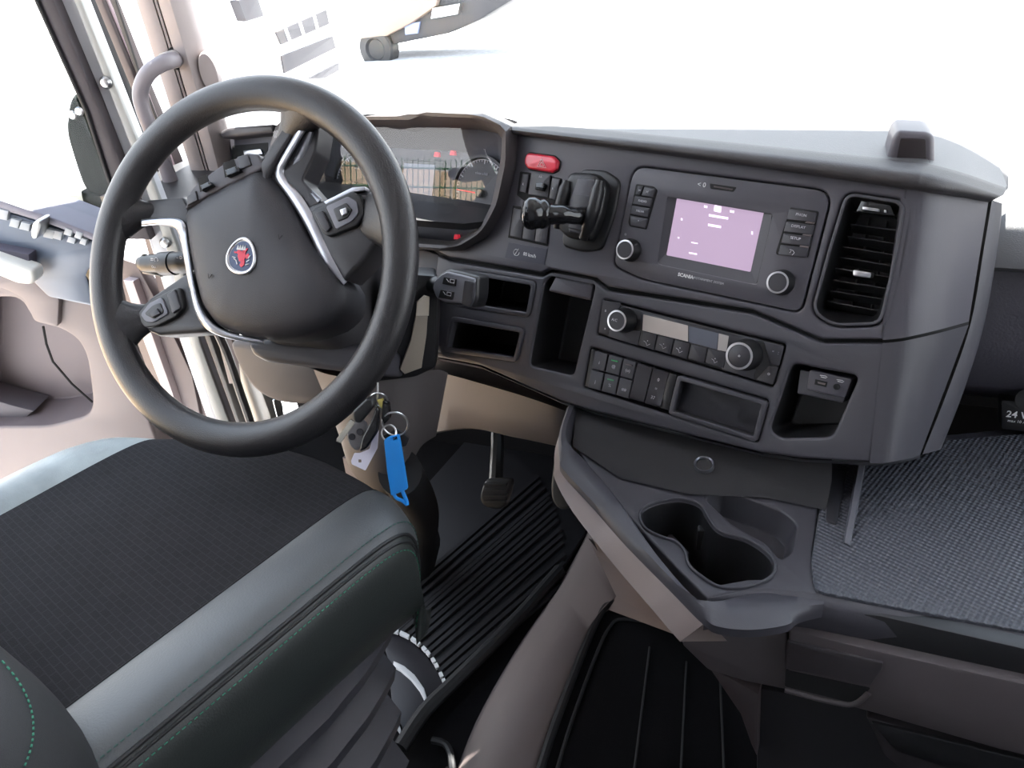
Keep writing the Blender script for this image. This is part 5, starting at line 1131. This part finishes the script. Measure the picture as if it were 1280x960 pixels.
# ================================================================== OUTSIDE
def road(a, z=GZ): return V3((a[0], a[1], CAM.z + z))
TRu = V3((-.54, .84, 0)).normalized(); TRn = V3((.84, .54, 0)).normalized() * 1
tf = Fr(CAM + ray(380, 50) * 9.5, TRu, TRn if ray(380, 50).dot(TRn) < 0 else -TRn)
tr = thing('parked_white_truck', 'white truck parked ahead on the left with grey mesh grille panels', 'truck', tf.p(380, 50) * 1)
tr.location.z = CAM.z + GZ; ORG[tr.name] = V3(tr.location)
c = tf.l(380, 50); P(tf, 'cab_body', TWHITE, tr, rect(c[0] - .1, c[1] + .4, 3.0, 3.2), -.02, -1.6, r=.12, bev=.05, px=False)
for pts in ([(298, 0), (322, -4), (330, 20), (308, 27)], [(345, 40), (408, 12), (412, 30), (352, 56)], [(352, 70), (416, 45), (420, 60), (356, 92)], [(382, 100), (424, 78), (424, 88), (392, 106)], [(310, -40), (395, -75), (400, -50), (318, -15)]):
    P(tf, 'grille_mesh', mat('grille_grey', (36, 34, 40), .6), tr, pts, .0, -.1, r=.02, bev=.005)
for k in range(7):
    P(tf, 'grille_bar', TWHITE, tr, [(347 + k * 9, 38 - k * 4), (349 + k * 9, 37 - k * 4), (356 + k * 8.5, 55 - k * 4), (354 + k * 8.5, 56 - k * 4)], .02, -.01, bev=0) if k % 2 else None
c2 = tf.l(330, 160)
wf = tf.at(-.35)
for dx in (-.9, 1.2):
    MB().lathe(wf, (c[0] - .1 + dx, c[1] - 1.35), [(.5, -.3), (.5, 0), (.45, .03), (.3, .03), (.26, -.02), (0, -.02)], 36).build('wheel', RUB, tr)
gd = CAM + ray(480, 76) * (GZ / ray(480, 76).z)
vb = Fr(gd, V3((.95, .3, 0)), V3((.3, -.95, 0)))
t2 = thing('parked_beige_truck', 'beige and dark vehicle with a black tyre seen at the windscreen top', 'truck', gd)
P(vb, 'body', TBEIGE, t2, [(440, -60), (560, -70), (545, 8), (512, 30), (482, 46), (448, 50)], 0, -1.5, bev=.05)
P(vb, 'skirt', TDARK, t2, [(452, 50), (482, 46), (512, 30), (545, 8), (560, -70), (720, -90), (640, 0), (600, 24), (560, 42), (500, 54), (470, 60)], -.15, -1.5, bev=.03)
MB().lathe(vb.at(-.05), vb.at(-.05).l(470, 62), [(.42, -.3), (.42, 0), (.38, .04), (.24, .04), (.2, -.02), (0, -.02)], 36).build('tyre', RUB, t2)
P(vb, 'chrome_box', STEEL, t2, [(540, 10), (575, 4), (572, 18), (538, 24)], .02, -.3, bev=.02)
P(vb, 'blue_tank', mat('tank_blue', (120, 130, 160), .4), t2, [(505, 30), (525, 27), (522, 42), (506, 44)], -.1, -.4, bev=.02)
# exterior mirror bracket beyond the door glass
mir = thing('mirror_bracket', 'dark green-grey exterior mirror housing with screws outside the door window', 'mirror', DR.p(110, 250, -.3))
MO = Fr(DR.p(110, 180, -.22), DR.u, DR.n)
P(MO, 'housing', MIRG, mir, [(84, 128), (92, 116), (104, 124), (122, 165), (150, 240), (150, 262), (104, 240), (92, 205), (80, 165)], 0, -.06, r=.02, bev=.012, seg=3)
for x, y in ((91, 144), (99, 139)): MB().lathe(MO, MO.l(x, y), [(.008, 0), (.006, .004), (0, .004)], 14).build('screw', STEEL, mir)
P(MO, 'foot', MIRG, mir, [(100, 240), (128, 246), (128, 262), (104, 256)], .01, -.05, bev=.004)
# kerb and green mesh fence in the yard (also mirrored in the cluster glass)
kb = thing('yard_kerb', 'grey kerb in the bright yard beyond the door window', 'kerb', DR.p(90, 260, -3))
kg = CAM + ray(100, 262) * (GZ / ray(100, 262).z)
KG = Fr(kg, V3((.7, .7, 0)), V3((.7, -.7, 0)))
P(KG, 'kerb_stone', mat('kerb_grey', (110, 108, 100), .9, var=.2), kb, rect(0, .05, 6, .3), .1, -.2, bev=.02, px=False)
fn = thing('green_mesh_fence', 'green wire mesh fence out in the yard, mirrored in the cluster glass', 'fence', CAM + V3((-6, -3, GZ)))
fo = CAM + V3((-5.6, -4.4, GZ)); fu = V3((.78, -.63, 0)).normalized()
for k in range(4):
    MB().tube([fo + fu * (k * 2.4 - 2), fo + fu * (k * 2.4 - 2) + ZX * 1.9], .04, 8).build('post', FENCEG, fn)
    wr = MB()
    if k < 3:
        for j in range(40): wr.tube([fo + fu * (k * 2.4 - 2 + j * .06) + ZX * .1, fo + fu * (k * 2.4 - 2 + j * .06) + ZX * 1.8], .006, 4)
        for j in range(9): wr.tube([fo + fu * (k * 2.4 - 2) + ZX * (.1 + j * .2), fo + fu * (k * 2.4 + .4) + ZX * (.1 + j * .2)], .01, 4)
        o = wr.build('wire_mesh', FENCEG, fn); o['kind'] = 'stuff'
